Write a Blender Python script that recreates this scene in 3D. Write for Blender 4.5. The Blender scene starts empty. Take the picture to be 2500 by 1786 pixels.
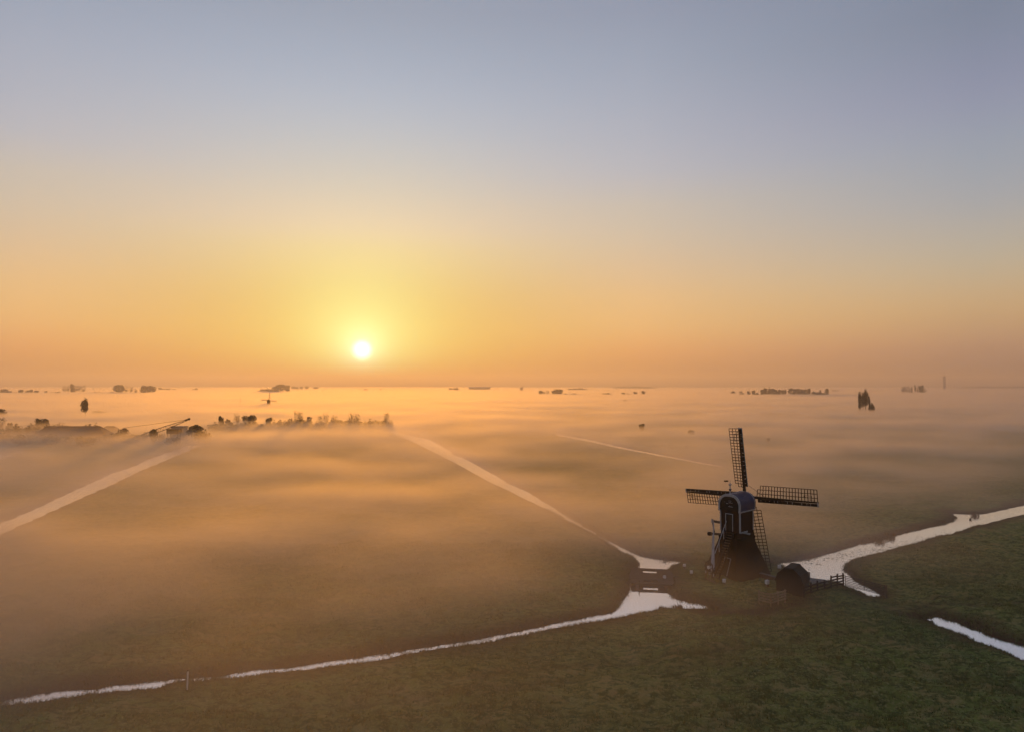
import bpy, bmesh, math, random
import numpy as np
from mathutils import Vector, Matrix, Euler

random.seed(7)
rng = np.random.default_rng(7)
R = math.radians
sc = bpy.context.scene
col = sc.collection

# ------------------------------------------------------------------ camera
H, F, PITCH = 22.0, 1667.0, R(1.615)
cam = bpy.data.cameras.new('camera')
cam_o = bpy.data.objects.new('camera', cam)
col.objects.link(cam_o)
cam_o.location = (0, 0, H)
cam_o.rotation_euler = (R(90) + PITCH, 0, 0)
cam.sensor_width = 36.0
cam.lens = 36.0 * F / 2500.0
cam.clip_start, cam.clip_end = 0.5, 30000
sc.camera = cam_o


def ray(px, py):
    x, v = (px - 1250) / F, (893 - py) / F
    return (x, math.cos(PITCH) - v * math.sin(PITCH), math.sin(PITCH) + v * math.cos(PITCH))


def G(px, py, z=0.0):
    """ground point seen at a place in the survey picture"""
    d = ray(px, py)
    t = (z - H) / d[2]
    return (d[0] * t, d[1] * t, z)


def at(px, py, Y):
    """point at distance Y"""
    d = ray(px, py)
    t = Y / d[1]
    return (d[0] * t, Y, H + d[2] * t)


# ------------------------------------------------------------------ sky and sun
SUN_DIR = Vector(ray(884, 855)).normalized()
SUN_EL, SUN_AZ = math.asin(SUN_DIR.z), math.atan2(SUN_DIR.x, SUN_DIR.y)
world = bpy.data.worlds.new('World')
sc.world = world
world.use_nodes = True
wt = world.node_tree
wt.nodes.clear()


def wn(t, **k):
    n = wt.nodes.new(t)
    for a, b in k.items():
        setattr(n, a, b)
    return n


def wlink(a, b):
    if hasattr(a, 'default_value') or not isinstance(a, (int, float)):
        wt.links.new(a, b)
    else:
        b.default_value = a


def wmath(op, a, b=0.0, clamp=False):
    n = wn('ShaderNodeMath', operation=op, use_clamp=clamp)
    wlink(a, n.inputs[0])
    wlink(b, n.inputs[1])
    return n.outputs[0]


tc = wn('ShaderNodeTexCoord')
sep = wn('ShaderNodeSeparateXYZ')
nrm = wn('ShaderNodeVectorMath', operation='NORMALIZE')
wt.links.new(tc.outputs['Generated'], nrm.inputs[0])
wt.links.new(nrm.outputs[0], sep.inputs[0])
zz = wmath('MAXIMUM', sep.outputs[2], 0.0)
dot = wn('ShaderNodeVectorMath', operation='DOT_PRODUCT')
wt.links.new(nrm.outputs[0], dot.inputs[0])
dot.inputs[1].default_value = SUN_DIR
gam = wmath('MULTIPLY', wmath('ARCCOSINE', wmath('MINIMUM', dot.outputs['Value'], 1.0)), 180 / math.pi)


def egam(k):
    return wmath('EXPONENT', wmath('MULTIPLY', gam, -1.0 / k))


# sky colour by height above the horizon: in the sun's direction (R0), 23 and 47 degrees
# to the side of it (R1, R2) and in the opposite half of the sky (R3)
R0 = [(0.0, (0.7259, 0.2924, 0.0802)), (0.0722, (0.7659, 0.3246, 0.0802)), (0.1175, (0.7144, 0.3651, 0.0976)), (0.1832, (0.5769, 0.4277, 0.1144)), (0.256, (0.50, 0.375, 0.145)), (0.3024, (0.5298, 0.4106, 0.178)), (0.3505, (0.6091, 0.5005, 0.295)), (0.3792, (0.6182, 0.5013, 0.398)), (0.4179, (0.5277, 0.4919, 0.443)), (0.4633, (0.4304, 0.4641, 0.5182)), (0.5028, (0.3626, 0.4208, 0.5299)), (0.5381, (0.3065, 0.3626, 0.4673)), (0.5665, (0.2801, 0.3219, 0.4099)), (0.7071, (0.24, 0.27, 0.36)), (0.8165, (0.19, 0.22, 0.31)), (1.0, (0.13, 0.16, 0.25))]
R1 = [(0.0, (0.5979, 0.2854, 0.1356)), (0.0864, (0.6506, 0.316, 0.1384)), (0.1497, (0.7403, 0.362, 0.1441)), (0.1834, (0.7617, 0.3866, 0.1559)), (0.2287, (0.7627, 0.468, 0.1959)), (0.2864, (0.7147, 0.4767, 0.2421)), (0.3283, (0.6373, 0.4699, 0.3066)), (0.3655, (0.5734, 0.4748, 0.3618)), (0.4024, (0.5098, 0.4626, 0.41)), (0.4183, (0.482, 0.4518, 0.4412)), (0.4359, (0.4313, 0.4352, 0.4809)), (0.4637, (0.3929, 0.4144, 0.4849)), (0.5032, (0.3381, 0.3746, 0.4656)), (0.5385, (0.287, 0.3311, 0.4245)), (0.5669, (0.2603, 0.2907, 0.3811)), (0.7071, (0.22, 0.25, 0.34)), (0.8165, (0.18, 0.21, 0.3)), (1.0, (0.13, 0.16, 0.25))]
R2 = [(0.0, (0.3491, 0.2303, 0.1714)), (0.0793, (0.3735, 0.2417, 0.1714)), (0.1682, (0.4698, 0.2704, 0.1714)), (0.2242, (0.56, 0.362, 0.1858)), (0.2627, (0.562, 0.3914, 0.2174)), (0.3064, (0.49, 0.4163, 0.3009)), (0.3487, (0.4091, 0.3846, 0.3558)), (0.3846, (0.3429, 0.3573, 0.3923)), (0.4271, (0.2888, 0.3271, 0.3981)), (0.4643, (0.2559, 0.2717, 0.3792)), (0.498, (0.2105, 0.239, 0.332)), (0.5253, (0.1896, 0.2195, 0.2935)), (0.7071, (0.165, 0.19, 0.28)), (0.8165, (0.15, 0.175, 0.265)), (1.0, (0.13, 0.16, 0.25))]
R3 = [(0.0, (.15, .115, .11)), (.236, (.15, .13, .14)), (.47, (.12, .13, .18)), (.7071, (.11, .13, .2)), (1.0, (.13, .16, .25))]
elev = wmath('MULTIPLY', wmath('ARCSINE', wmath('MINIMUM', zz, 1.0)), 180 / math.pi)
tt = wmath('SQRT', wmath('DIVIDE', elev, 90.0))


def sky_ramp(stops):
    n = wn('ShaderNodeValToRGB')
    cr = n.color_ramp
    cr.interpolation = 'B_SPLINE'
    while len(cr.elements) < len(stops):
        cr.elements.new(.5)
    for e_, (q_, c_) in zip(cr.elements, stops):
        e_.position = q_
    for e_, (q_, c_) in zip(cr.elements, stops):
        e_.color = (*c_, 1)
    wt.links.new(tt, n.inputs[0])
    return n.outputs[0]


def scaled(colr, f_):
    m = wn('ShaderNodeVectorMath', operation='SCALE')
    if isinstance(colr, tuple):
        m.inputs[0].default_value = colr
    else:
        wt.links.new(colr, m.inputs[0])
    wt.links.new(f_, m.inputs['Scale'])
    return m.outputs[0]


def vadd(a, b):
    n = wn('ShaderNodeVectorMath', operation='ADD')
    wt.links.new(a, n.inputs[0])
    wt.links.new(b, n.inputs[1])
    return n.outputs[0]


# horizontal angle from the sun
hx = wmath('ADD', wmath('MULTIPLY', sep.outputs[0], math.cos(SUN_AZ)), wmath('MULTIPLY', sep.outputs[1], -math.sin(SUN_AZ)))
hy = wmath('ADD', wmath('MULTIPLY', sep.outputs[0], math.sin(SUN_AZ)), wmath('MULTIPLY', sep.outputs[1], math.cos(SUN_AZ)))
daz = wmath('MULTIPLY', wmath('ABSOLUTE', wmath('ARCTAN2', hx, hy)), 180 / math.pi)
s1_ = wmath('MULTIPLY', daz, 1 / 23.0, clamp=True)
s2_ = wmath('MULTIPLY', wmath('SUBTRACT', daz, 23.0), 1 / 24.0, clamp=True)
s1_ = wmath('MULTIPLY', wmath('MULTIPLY', s1_, s1_), wmath('SUBTRACT', 2.0, s1_))     # flat under the sun, no crease
L2 = s2_
L0 = wmath('SUBTRACT', 1.0, s1_)
L1 = wmath('SUBTRACT', s1_, s2_)
front = vadd(vadd(scaled(sky_ramp(R0), L0), scaled(sky_ramp(R1), L1)), scaled(sky_ramp(R2), L2))
bk = wn('ShaderNodeMapRange', interpolation_type='SMOOTHSTEP')
wt.links.new(daz, bk.inputs['Value'])
bk.inputs['From Min'].default_value, bk.inputs['From Max'].default_value = 42, 140
acc = vadd(scaled(front, wmath('SUBTRACT', 1.0, bk.outputs[0])), scaled(sky_ramp(R3), bk.outputs[0]))
# bright aureole round the sun, swallowed by the thick air at the horizon
ext = wmath('SUBTRACT', 1.0, wmath('EXPONENT', wmath('MULTIPLY', elev, -1 / .9)))
acc = vadd(acc, scaled((.2, .74, .40), wmath('MULTIPLY', egam(3.0), ext)))
acc = vadd(acc, scaled((.5, .5, .8), egam(.8)))
acc = vadd(acc, scaled((.05, .30, .05), wmath('MULTIPLY', egam(7.0), ext)))
# the low sun itself: a soft white disc in the sky
disc = wn('ShaderNodeMapRange', interpolation_type='SMOOTHSTEP')
wt.links.new(gam, disc.inputs['Value'])
disc.inputs['From Min'].default_value, disc.inputs['From Max'].default_value = 0.2, 1.05
disc.inputs['To Min'].default_value, disc.inputs['To Max'].default_value = 1.0, 0.0
ds = wn('ShaderNodeVectorMath', operation='SCALE')
ds.inputs[0].default_value = (1.4, 1.3, 1.1)
wt.links.new(disc.outputs[0], ds.inputs['Scale'])
a_ = wn('ShaderNodeVectorMath', operation='ADD')
wt.links.new(acc, a_.inputs[0])
wt.links.new(ds.outputs[0], a_.inputs[1])
mx = wn('ShaderNodeVectorMath', operation='MAXIMUM')
mx.inputs[1].default_value = (0.02, 0.02, 0.03)
wt.links.new(a_.outputs[0], mx.inputs[0])
# the air thickens and dims right above the horizon
dim = wmath('SUBTRACT', 1.0, wmath('MULTIPLY', wmath('EXPONENT', wmath('MULTIPLY', elev, -.87)), .72))
dm = wn('ShaderNodeVectorMath', operation='SCALE')
wt.links.new(mx.outputs[0], dm.inputs[0])
wt.links.new(dim, dm.inputs['Scale'])
sky = wn('ShaderNodeTexSky', sky_type='NISHITA', sun_disc=False)
sky.sun_elevation, sky.sun_rotation = SUN_EL, SUN_AZ
sky.dust_density, sky.air_density, sky.ozone_density = 4, 2, 3
bg1, bg2, wadd, wout = wn('ShaderNodeBackground'), wn('ShaderNodeBackground'), wn('ShaderNodeAddShader'), wn('ShaderNodeOutputWorld')
wt.links.new(sky.outputs[0], bg1.inputs[0])
bg1.inputs[1].default_value = 0.05
wt.links.new(dm.outputs[0], bg2.inputs[0])
bg2.inputs[1].default_value = 1.0
wt.links.new(bg1.outputs[0], wadd.inputs[0])
wt.links.new(bg2.outputs[0], wadd.inputs[1])
wt.links.new(wadd.outputs[0], wout.inputs['Surface'])

sun = bpy.data.lights.new('sun', 'SUN')
sun.energy, sun.angle, sun.color = 3.6, R(2.0), (1.0, 0.385, 0.02)
sun_o = bpy.data.objects.new('sun', sun)
col.objects.link(sun_o)
sun_o.location = SUN_DIR * 300 + Vector((0, 0, H))
sun_o.rotation_euler = SUN_DIR.to_track_quat('Z', 'Y').to_euler()

vs = sc.view_settings
vs.view_transform, vs.look, vs.exposure, vs.gamma = 'Standard', 'None', 0.0, 1.0
vs.use_curve_mapping = False
cy = sc.cycles
cy.use_denoising = True
cy.use_adaptive_sampling, cy.adaptive_threshold, cy.adaptive_min_samples = True, 0.03, 24
cy.denoiser = 'OPENIMAGEDENOISE'
cy.max_bounces, cy.diffuse_bounces, cy.glossy_bounces, cy.volume_bounces = 6, 2, 3, 1
cy.transparent_max_bounces = 24
cy.volume_step_rate, cy.volume_max_steps = 1.0, 512
cy.sample_clamp_indirect = 6.0


# ------------------------------------------------------------------ helpers
def tag(o, label=None, cat=None, group=None, kind=None):
    for k, v in (('label', label), ('category', cat), ('group', group), ('kind', kind)):
        if v:
            o[k] = v
    return o


def empty(name, loc, rz=0.0, label=None, cat=None, group=None):
    o = bpy.data.objects.new(name, None)
    col.objects.link(o)
    o.location = loc
    o.rotation_euler = (0, 0, rz)
    o.empty_display_size = 0.3
    return tag(o, label, cat, group)


def link(name, me, parent=None, loc=None):
    o = bpy.data.objects.new(name, me)
    col.objects.link(o)
    if parent:
        o.parent = parent
    if loc:
        o.location = loc
    return o


def copy_tree(o, parent=None):
    c = o.copy()
    col.objects.link(c)
    if parent is not None:
        c.parent = parent
    for ch in list(o.children):
        copy_tree(ch, c)
    return c


class MB:
    def __init__(self):
        self.v, self.f, self.mi = [], [], []

    def add(self, vs_, fs_, m=0):
        n = len(self.v)
        self.v += [tuple(p) for p in vs_]
        self.f += [tuple(i + n for i in f) for f in fs_]
        self.mi += [m] * len(fs_)
        return self

    def box(self, c, s, rot=None, m=0):
        c = Vector(c)
        p = []
        for dz in (-.5, .5):
            for dx, dy in ((-.5, -.5), (.5, -.5), (.5, .5), (-.5, .5)):
                q = Vector((dx * s[0], dy * s[1], dz * s[2]))
                p.append(c + (rot @ q if rot else q))
        return self.add(p, [(3, 2, 1, 0), (4, 5, 6, 7), (0, 1, 5, 4), (1, 2, 6, 5), (2, 3, 7, 6), (3, 0, 4, 7)], m)

    def bar(self, a, b, w, h=None, up=(0, 0, 1), m=0, w2=None):
        a, b = Vector(a), Vector(b)
        h = h or w
        k = 1.0 if w2 is None else w2 / w
        d = (b - a).normalized()
        u = Vector(up)
        if abs(d.dot(u)) > .97:
            u = Vector((0, 1, 0))
        r = d.cross(u).normalized()
        u = r.cross(d)
        p = []
        for q, s in ((a, 1), (b, k)):
            for i, j in ((-1, -1), (1, -1), (1, 1), (-1, 1)):
                p.append(q + r * (i * w / 2 * s) + u * (j * h / 2 * s))
        return self.add(p, [(0, 3, 2, 1), (4, 5, 6, 7), (0, 1, 5, 4), (1, 2, 6, 5), (2, 3, 7, 6), (3, 0, 4, 7)], m)

    def tube(self, a, b, r0, r1=None, n=8, m=0, cap=True):
        a, b = Vector(a), Vector(b)
        r1 = r0 if r1 is None else r1
        d = (b - a).normalized()
        u = Vector((0, 0, 1)) if abs(d.z) < .9 else Vector((1, 0, 0))
        x = d.cross(u).normalized()
        y = d.cross(x)
        p = [q + (x * math.cos(2 * math.pi * i / n) + y * math.sin(2 * math.pi * i / n)) * r for q, r in ((a, r0), (b, r1)) for i in range(n)]
        f = [(i, n + i, n + (i + 1) % n, (i + 1) % n) for i in range(n)]
        if cap:
            f += [tuple(range(n)), tuple(range(2 * n - 1, n - 1, -1))]
        return self.add(p, f, m)

    def prism(self, prof, origin, ax, ay, az, depth, m=0):
        """closed profile (list of 2-D points) in ax/ay extruded along az"""
        o, ax, ay, az = Vector(origin), Vector(ax), Vector(ay), Vector(az)
        n = len(prof)
        p = [o + ax * u + ay * v + az * d for d in (0, depth) for u, v in prof]
        f = [(i, (i + 1) % n, n + (i + 1) % n, n + i) for i in range(n)]
        f += [tuple(range(n - 1, -1, -1)), tuple(range(n, 2 * n))]
        return self.add(p, f, m)

    def mesh(self, name, mats):
        me = bpy.data.meshes.new(name)
        me.from_pydata(self.v, [], self.f)
        for mt in (mats if isinstance(mats, (list, tuple)) else [mats]):
            me.materials.append(mt)
        if any(self.mi):
            me.polygons.foreach_set('material_index', self.mi)
        bm = bmesh.new()
        bm.from_mesh(me)
        bmesh.ops.recalc_face_normals(bm, faces=bm.faces)
        bm.to_mesh(me)
        bm.free()
        return me

    def build(self, name, mats, parent=None, loc=None):
        return link(name, self.mesh(name, mats), parent, loc)


def material(name, c, rough=0.8, var=None, scale=6.0, bump=0.0, bscale=30.0, spec=0.25, metal=0.0, stretch=None):
    m = bpy.data.materials.new(name)
    m.use_nodes = True
    nt = m.node_tree
    b = nt.nodes['Principled BSDF']
    b.inputs['Base Color'].default_value = (*c, 1)
    b.inputs['Roughness'].default_value = rough
    b.inputs['Specular IOR Level'].default_value = spec
    b.inputs['Metallic'].default_value = metal
    t = nt.nodes.new('ShaderNodeTexCoord')
    src = t.outputs['Object']
    if stretch:
        mp = nt.nodes.new('ShaderNodeMapping')
        mp.inputs['Scale'].default_value = stretch
        nt.links.new(src, mp.inputs[0])
        src = mp.outputs[0]
    if var:
        n = nt.nodes.new('ShaderNodeTexNoise')
        n.inputs['Scale'].default_value = scale
        n.inputs['Detail'].default_value = 5
        nt.links.new(src, n.inputs['Vector'])
        r = nt.nodes.new('ShaderNodeValToRGB')
        r.color_ramp.elements[0].position, r.color_ramp.elements[1].position = 0.32, 0.7
        r.color_ramp.elements[0].color = (*c, 1)
        r.color_ramp.elements[1].color = (*var, 1)
        nt.links.new(n.outputs[0], r.inputs[0])
        nt.links.new(r.outputs[0], b.inputs['Base Color'])
    if bump:
        n = nt.nodes.new('ShaderNodeTexNoise')
        n.inputs['Scale'].default_value = bscale
        nt.links.new(src, n.inputs['Vector'])
        bp = nt.nodes.new('ShaderNodeBump')
        bp.inputs['Strength'].default_value = bump
        bp.inputs['Distance'].default_value = 0.05
        nt.links.new(n.outputs[0], bp.inputs['Height'])
        nt.links.new(bp.outputs[0], b.inputs['Normal'])
    return m


M = {
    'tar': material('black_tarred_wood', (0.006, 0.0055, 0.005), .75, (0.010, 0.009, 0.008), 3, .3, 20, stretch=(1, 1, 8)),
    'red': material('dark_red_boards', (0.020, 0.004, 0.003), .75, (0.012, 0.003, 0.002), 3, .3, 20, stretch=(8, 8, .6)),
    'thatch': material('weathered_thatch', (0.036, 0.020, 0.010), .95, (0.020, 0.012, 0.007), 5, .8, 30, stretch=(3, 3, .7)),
    'white': material('white_paint', (0.46, 0.46, 0.46), .6, (0.36, 0.36, 0.36), 4),
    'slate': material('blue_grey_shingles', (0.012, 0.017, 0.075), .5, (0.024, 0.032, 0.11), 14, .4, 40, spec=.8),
    'wood': material('weathered_oak', (0.20, 0.15, 0.10), .8, (0.12, 0.09, 0.065), 5, .3, 25, stretch=(1, 1, 5)),
    'lath': material('dark_brown_laths', (0.022, 0.013, 0.008), .75, (0.016, 0.010, 0.007), 5),
    'grey': material('grey_planks', (0.16, 0.155, 0.15), .8, (0.1, 0.1, 0.1), 3, .3, 20),
    'steel': material('dark_steel', (0.06, 0.06, 0.065), .6, None),
    'rope': material('rope', (0.12, 0.09, 0.06), .9),
    'brick': material('brick', (0.16, 0.085, 0.06), .9, (0.1, 0.06, 0.05), 8, .3, 30),
    'tile': material('roof_tiles', (0.11, 0.06, 0.045), .85, (0.07, 0.045, 0.035), 4, .4, 20),
    'bark': material('bark', (0.05, 0.038, 0.028), .95, (0.03, 0.024, 0.018), 4, .5, 15),
    'leaf': material('dark_foliage', (0.03, 0.04, 0.014), .9, (0.05, 0.06, 0.022), 1.2, spec=.1),
    'leaf2': material('brown_green_foliage', (0.055, 0.045, 0.02), .9, (0.035, 0.034, 0.016), 1.0, spec=.1),
    'poplar': material('poplar_foliage', (0.05, 0.05, 0.022), .9, (0.032, 0.034, 0.016), 1.5, spec=.1),
    'concrete': material('concrete', (0.3, 0.29, 0.28), .9, (0.22, 0.21, 0.2), 1),
    'cyan': material('blue_green_paint', (0.06, 0.2, 0.26), .5),
    'rail': material('pale_weathered_rails', (0.36, 0.27, 0.18), .85, (0.24, 0.18, 0.12), 4),
    'bright': material('fresh_white_paint', (0.82, 0.80, 0.76), .6, (0.7, 0.68, 0.64), 5),
    'ring': material('pale_round_sign', (0.7, 0.66, 0.6), .5),
}

# ------------------------------------------------------------------ ground and water
WATER_Z = -0.30
CANALS = {
    'mid': [(950, 1046), (1000, 1062), (1045, 1071), (1102, 1102), (1104, 1109), (1126, 1115), (1149, 1127), (1183, 1146), (1211, 1161), (1239, 1179), (1273, 1193), (1304, 1210),
            (1332, 1227), (1360, 1244), (1388, 1260), (1416, 1278), (1445, 1295), (1473, 1312), (1507, 1329), (1533, 1341.5), (1567, 1357),
            (1604, 1363), (1626, 1366), (1646, 1368), (1672, 1370.5), (1651, 1375), (1639, 1383), (1633, 1388), (1629, 1400), (1627, 1439), (1635, 1448),
            (1647, 1458), (1661, 1463), (1683, 1468), (1704, 1473), (1720, 1476), (1740, 1483), (1720, 1484), (1687, 1483), (1668, 1484), (1657, 1481), (1651, 1484),
            (1626, 1486), (1615, 1485), (1604, 1489), (1589, 1492), (1573, 1494.5), (1554, 1498), (1540, 1502), (1500, 1509), (1430, 1520), (1320, 1541),
            (1280, 1549), (1203, 1565), (1119, 1577), (1079, 1583), (1040, 1591), (978, 1601), (944, 1607), (893, 1614), (837, 1622), (753, 1634), (682, 1641),
            (640, 1646), (614, 1651), (563, 1655.5), (473, 1661.5), (462, 1659), (464, 1654), (535, 1648), (591, 1639), (640, 1635), (696, 1628), (767, 1619), (817, 1612), (879, 1604), (958, 1590), (1000, 1584),
            (1062, 1575), (1116, 1566), (1189, 1555), (1245, 1545), (1320, 1528), (1430, 1506), (1496, 1493), (1507, 1489), (1520, 1471), (1526, 1462), (1535, 1447),
            (1540, 1436), (1544, 1424), (1554, 1400), (1557, 1386), (1560, 1378), (1562, 1371), (1556, 1364), (1550, 1360), (1524, 1350), (1500, 1335), (1476, 1317), (1445, 1300), (1419, 1286), (1391, 1274), (1366, 1257),
            (1335, 1243), (1307, 1229), (1267, 1210), (1233, 1192), (1200, 1178), (1171, 1162), (1126, 1137), (1098, 1122), (1050, 1098), (1011, 1079), (985, 1068), (930, 1048)],
    'front': [(-260, 1744), (0, 1711), (17, 1707), (56, 1699), (127, 1690), (183, 1682), (234, 1682), (253, 1675), (338, 1665), (408, 1659), (444, 1655.5), 
              (452, 1655.5), (452, 1660), (414, 1667), (386, 1679), (355, 1679), (282, 1688), (239, 1693), (155, 1705), (113, 1710), (73, 1717), (28, 1718), (0, 1720), (-260, 1756)],
    'right': [(1862, 1373.5), (1899, 1374), (1910, 1371), (1938, 1368.5), (1958, 1365), (1984, 1361), (2055, 1341), (2098, 1326), (2149, 1319), (2174, 1310), (2225, 1296), (2297, 1281),
              (2331, 1270), (2336, 1261), (2326, 1252), (2369, 1255), (2405, 1253), (2459, 1242), (2500, 1233), (2700, 1192), (2700, 1208), (2500, 1254), (2441, 1269), (2369, 1287), (2315, 1305), (2261, 1316),
              (2207, 1334), (2153, 1348), (2109, 1359), (2083, 1365), (2069, 1373), (2060, 1380), (2059, 1387), (2062, 1393), (2072, 1404), (2084, 1416), (2107, 1427), (2123, 1436), (2149, 1451),
              (2138, 1455.5), (2121, 1454), (2112, 1449), (2098, 1442), (2086, 1437), (2064, 1430), (2050, 1424), (2020, 1420), (1985, 1426), (1960, 1420), (1940, 1400), (1920, 1384), (1899, 1379.5), (1867, 1376.5)],
    'corner': [(2266, 1510), (2288, 1505), (2333, 1519), (2380, 1534), (2416, 1550), (2452, 1562), (2500, 1574), (2680, 1620), (2680, 1668), (2500, 1611), (2459, 1592), (2405, 1572), (2369, 1557), (2333, 1543), (2290, 1525)],
    'left': [(-220, 1372), (-100, 1322), (0, 1279), (42, 1260), (84, 1243), (127, 1223), (175, 1200), (225, 1178), (276, 1154), (332, 1137), (360, 1122), (422, 1100), (480, 1080), (486, 1088), (462, 1098),
             (436, 1109), (394, 1127), (338, 1150), (282, 1178), (220, 1205), (155, 1234), (99, 1260), (42, 1285), (0, 1303), (-100, 1350), (-220, 1404)],
    'thin': [(1360, 1058), (1416, 1067.6), (1459, 1076.6), (1515, 1089.7), (1571, 1100.7), (1620, 1110.2), (1700, 1125.4), (1760, 1136.5), (1760, 1140), (1700, 1129.6), (1620, 1114.6), (1571, 1105.2), (1515, 1094.8), (1459, 1081.8), (1416, 1073), (1360, 1062.5)],
    'sliver': [(-60, 1116), (0, 1109), (46, 1101), (46, 1104), (0, 1122), (-60, 1136)],
}
POLYS = {k: np.array([G(x, y, WATER_Z)[:2] for x, y in v]) for k, v in CANALS.items()}


def vnoise(x, y, s, seed):
    """smooth value noise, about -1..1"""
    r = np.random.default_rng(seed).uniform(-1, 1, (256, 256))
    u, v = x / s, y / s
    i, j = np.floor(u).astype(int), np.floor(v).astype(int)
    a, b = u - i, v - j
    a, b = a * a * (3 - 2 * a), b * b * (3 - 2 * b)
    g = lambda p, q: r[p % 256, q % 256]
    return (g(i, j) * (1 - a) + g(i + 1, j) * a) * (1 - b) + (g(i, j + 1) * (1 - a) + g(i + 1, j + 1) * a) * b


def water_dist(x, y):
    """signed distance to the nearest waterline: negative over water"""
    best = np.full(x.shape, 60.0)
    for k, P in POLYS.items():
        lo, hi = P.min(0) - 12, P.max(0) + 12
        sel = (x > lo[0]) & (x < hi[0]) & (y > lo[1]) & (y < hi[1])
        if not sel.any():
            continue
        px, py = x[sel], y[sel]
        d = np.full(px.shape, 1e9)
        ins = np.zeros(px.shape, bool)
        for a, b in zip(P, np.roll(P, -1, 0)):
            e = b - a
            L = max((e * e).sum(), 1e-9)
            t = np.clip(((px - a[0]) * e[0] + (py - a[1]) * e[1]) / L, 0, 1)
            d = np.minimum(d, (px - a[0] - t * e[0]) ** 2 + (py - a[1] - t * e[1]) ** 2)
            c = (a[1] > py) != (b[1] > py)
            if abs(e[1]) > 1e-9:
                ins ^= c & (px < a[0] + (py - a[1]) * e[0] / e[1])
        d = np.sqrt(d) * np.where(ins, -1, 1)
        best[sel] = np.minimum(best[sel], d)
    return best


# hollows and ruts in the turf: line, half width, depth, how bare the soil is
HOLLOWS = [
    ([(1728, 1484), (1790, 1489), (1840, 1486), (1884, 1479), (1926, 1468), (1962, 1455)], 1.7, .5, 1.0),
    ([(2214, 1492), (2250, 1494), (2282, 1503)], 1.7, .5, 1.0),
    ([(2110, 1462), (2220, 1467), (2330, 1462), (2500, 1468), (2720, 1478)], .5, .16, .45),
    ([(2130, 1472), (2240, 1477), (2350, 1472), (2520, 1480), (2720, 1493)], .5, .18, .5),
    ([(1960, 1478), (2040, 1474), (2130, 1472)], .5, .14, .4),
    ([(1720, 1530), (1850, 1519), (1980, 1500), (2110, 1484)], .45, .12, .3),
    ([(1150, 1660), (1500, 1620), (1800, 1580), (2050, 1545), (2200, 1520)], .5, .13, .3),
    ([(2330, 1640), (2420, 1665), (2600, 1720)], .6, .16, .3),
    ([(700, 1740), (1050, 1700), (1500, 1655), (1900, 1610)], .5, .12, .25),
]


def hollow(x, y):
    dep, bare = np.zeros(x.shape), np.zeros(x.shape)
    for pts, wdt, dp, sb in HOLLOWS:
        Q = np.array([G(a, b)[:2] for a, b in pts])
        lo, hi = Q.min(0) - 5, Q.max(0) + 5
        sel = (x > lo[0]) & (x < hi[0]) & (y > lo[1]) & (y < hi[1])
        px, py = x[sel], y[sel]
        d = np.full(px.shape, 1e9)
        for a, b in zip(Q, Q[1:]):
            e = b - a
            t = np.clip(((px - a[0]) * e[0] + (py - a[1]) * e[1]) / (e * e).sum(), 0, 1)
            d = np.minimum(d, (px - a[0] - t * e[0]) ** 2 + (py - a[1] - t * e[1]) ** 2)
        d = np.sqrt(d) + vnoise(px, py, 1.7, 21) * .3 * wdt
        k = np.exp(-(d / wdt) ** 2)
        dep[sel] = np.maximum(dep[sel], dp * k)
        bare[sel] = np.maximum(bare[sel], sb * k)
    return dep, bare


def ground_z(x, y, wd):
    near = np.clip(1 - (y - 130) / 200, 0, 1)
    # cattle-trodden tussocks
    fold = 1 - 2 * np.abs(vnoise(x * .7 + 3, y * 1.6, 5.0, 11))
    rough = (fold * .30 + vnoise(x, y * 1.7, 2.2, 1) * .24 + vnoise(x, y * 1.5, 1.0, 2) * .16 + vnoise(x, y, .55, 3) * .06) * near
    swell = vnoise(x, y, 23, 4) * .10 + vnoise(x, y, 9, 5) * .05
    edge = wd + vnoise(x, y, 1.6, 6) * .15 * near + vnoise(x, y, .6, 8) * .09 * near
    up = np.clip(edge / 1.6, 0, 1)
    land = WATER_Z + .02 + (.30) * (up * (2 - up)) + (rough + swell * .6) * np.clip(edge / 4.5, .12, 1)
    land = np.maximum(land - hollow(x, y)[0], WATER_Z + .03)
    bed = WATER_Z - np.clip(-edge * .9, 0, .5) - .02
    return np.where(edge > 0, land, bed)


def axis(lo, hi, core0, core1, step, grow):
    v = list(np.arange(core0, core1, step))
    s, p = step, v[-1]
    while p < hi:
        s *= grow
        p += s
        v.append(p)
    s, p = step, v[0]
    out = []
    while p > lo:
        s *= grow
        p -= s
        out.append(p)
    return np.array(out[::-1] + v)


xs = axis(-6300, 6300, -48, 66, .36, 1.035)
ys = axis(-200, 6300, 38, 100, .30, 1.022)
gx, gy = np.meshgrid(xs, ys)
fx, fy = gx.ravel(), gy.ravel()
WD = water_dist(fx, fy)
fz = ground_z(fx, fy, WD)
nx, ny = len(xs), len(ys)
idx = np.arange(nx * ny).reshape(ny, nx)
quads = np.stack([idx[:-1, :-1], idx[:-1, 1:], idx[1:, 1:], idx[1:, :-1]], -1).reshape(-1, 4)
gme = bpy.data.meshes.new('ground')
gme.vertices.add(nx * ny)
gme.vertices.foreach_set('co', np.stack([fx, fy, fz], -1).ravel())
gme.loops.add(quads.size)
gme.loops.foreach_set('vertex_index', quads.ravel())
gme.polygons.add(len(quads))
gme.polygons.foreach_set('loop_start', np.arange(0, quads.size, 4))
gme.polygons.foreach_set('use_smooth', np.ones(len(quads), bool))
gme.update()
att = gme.attributes.new('bank', 'FLOAT', 'POINT')
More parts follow.
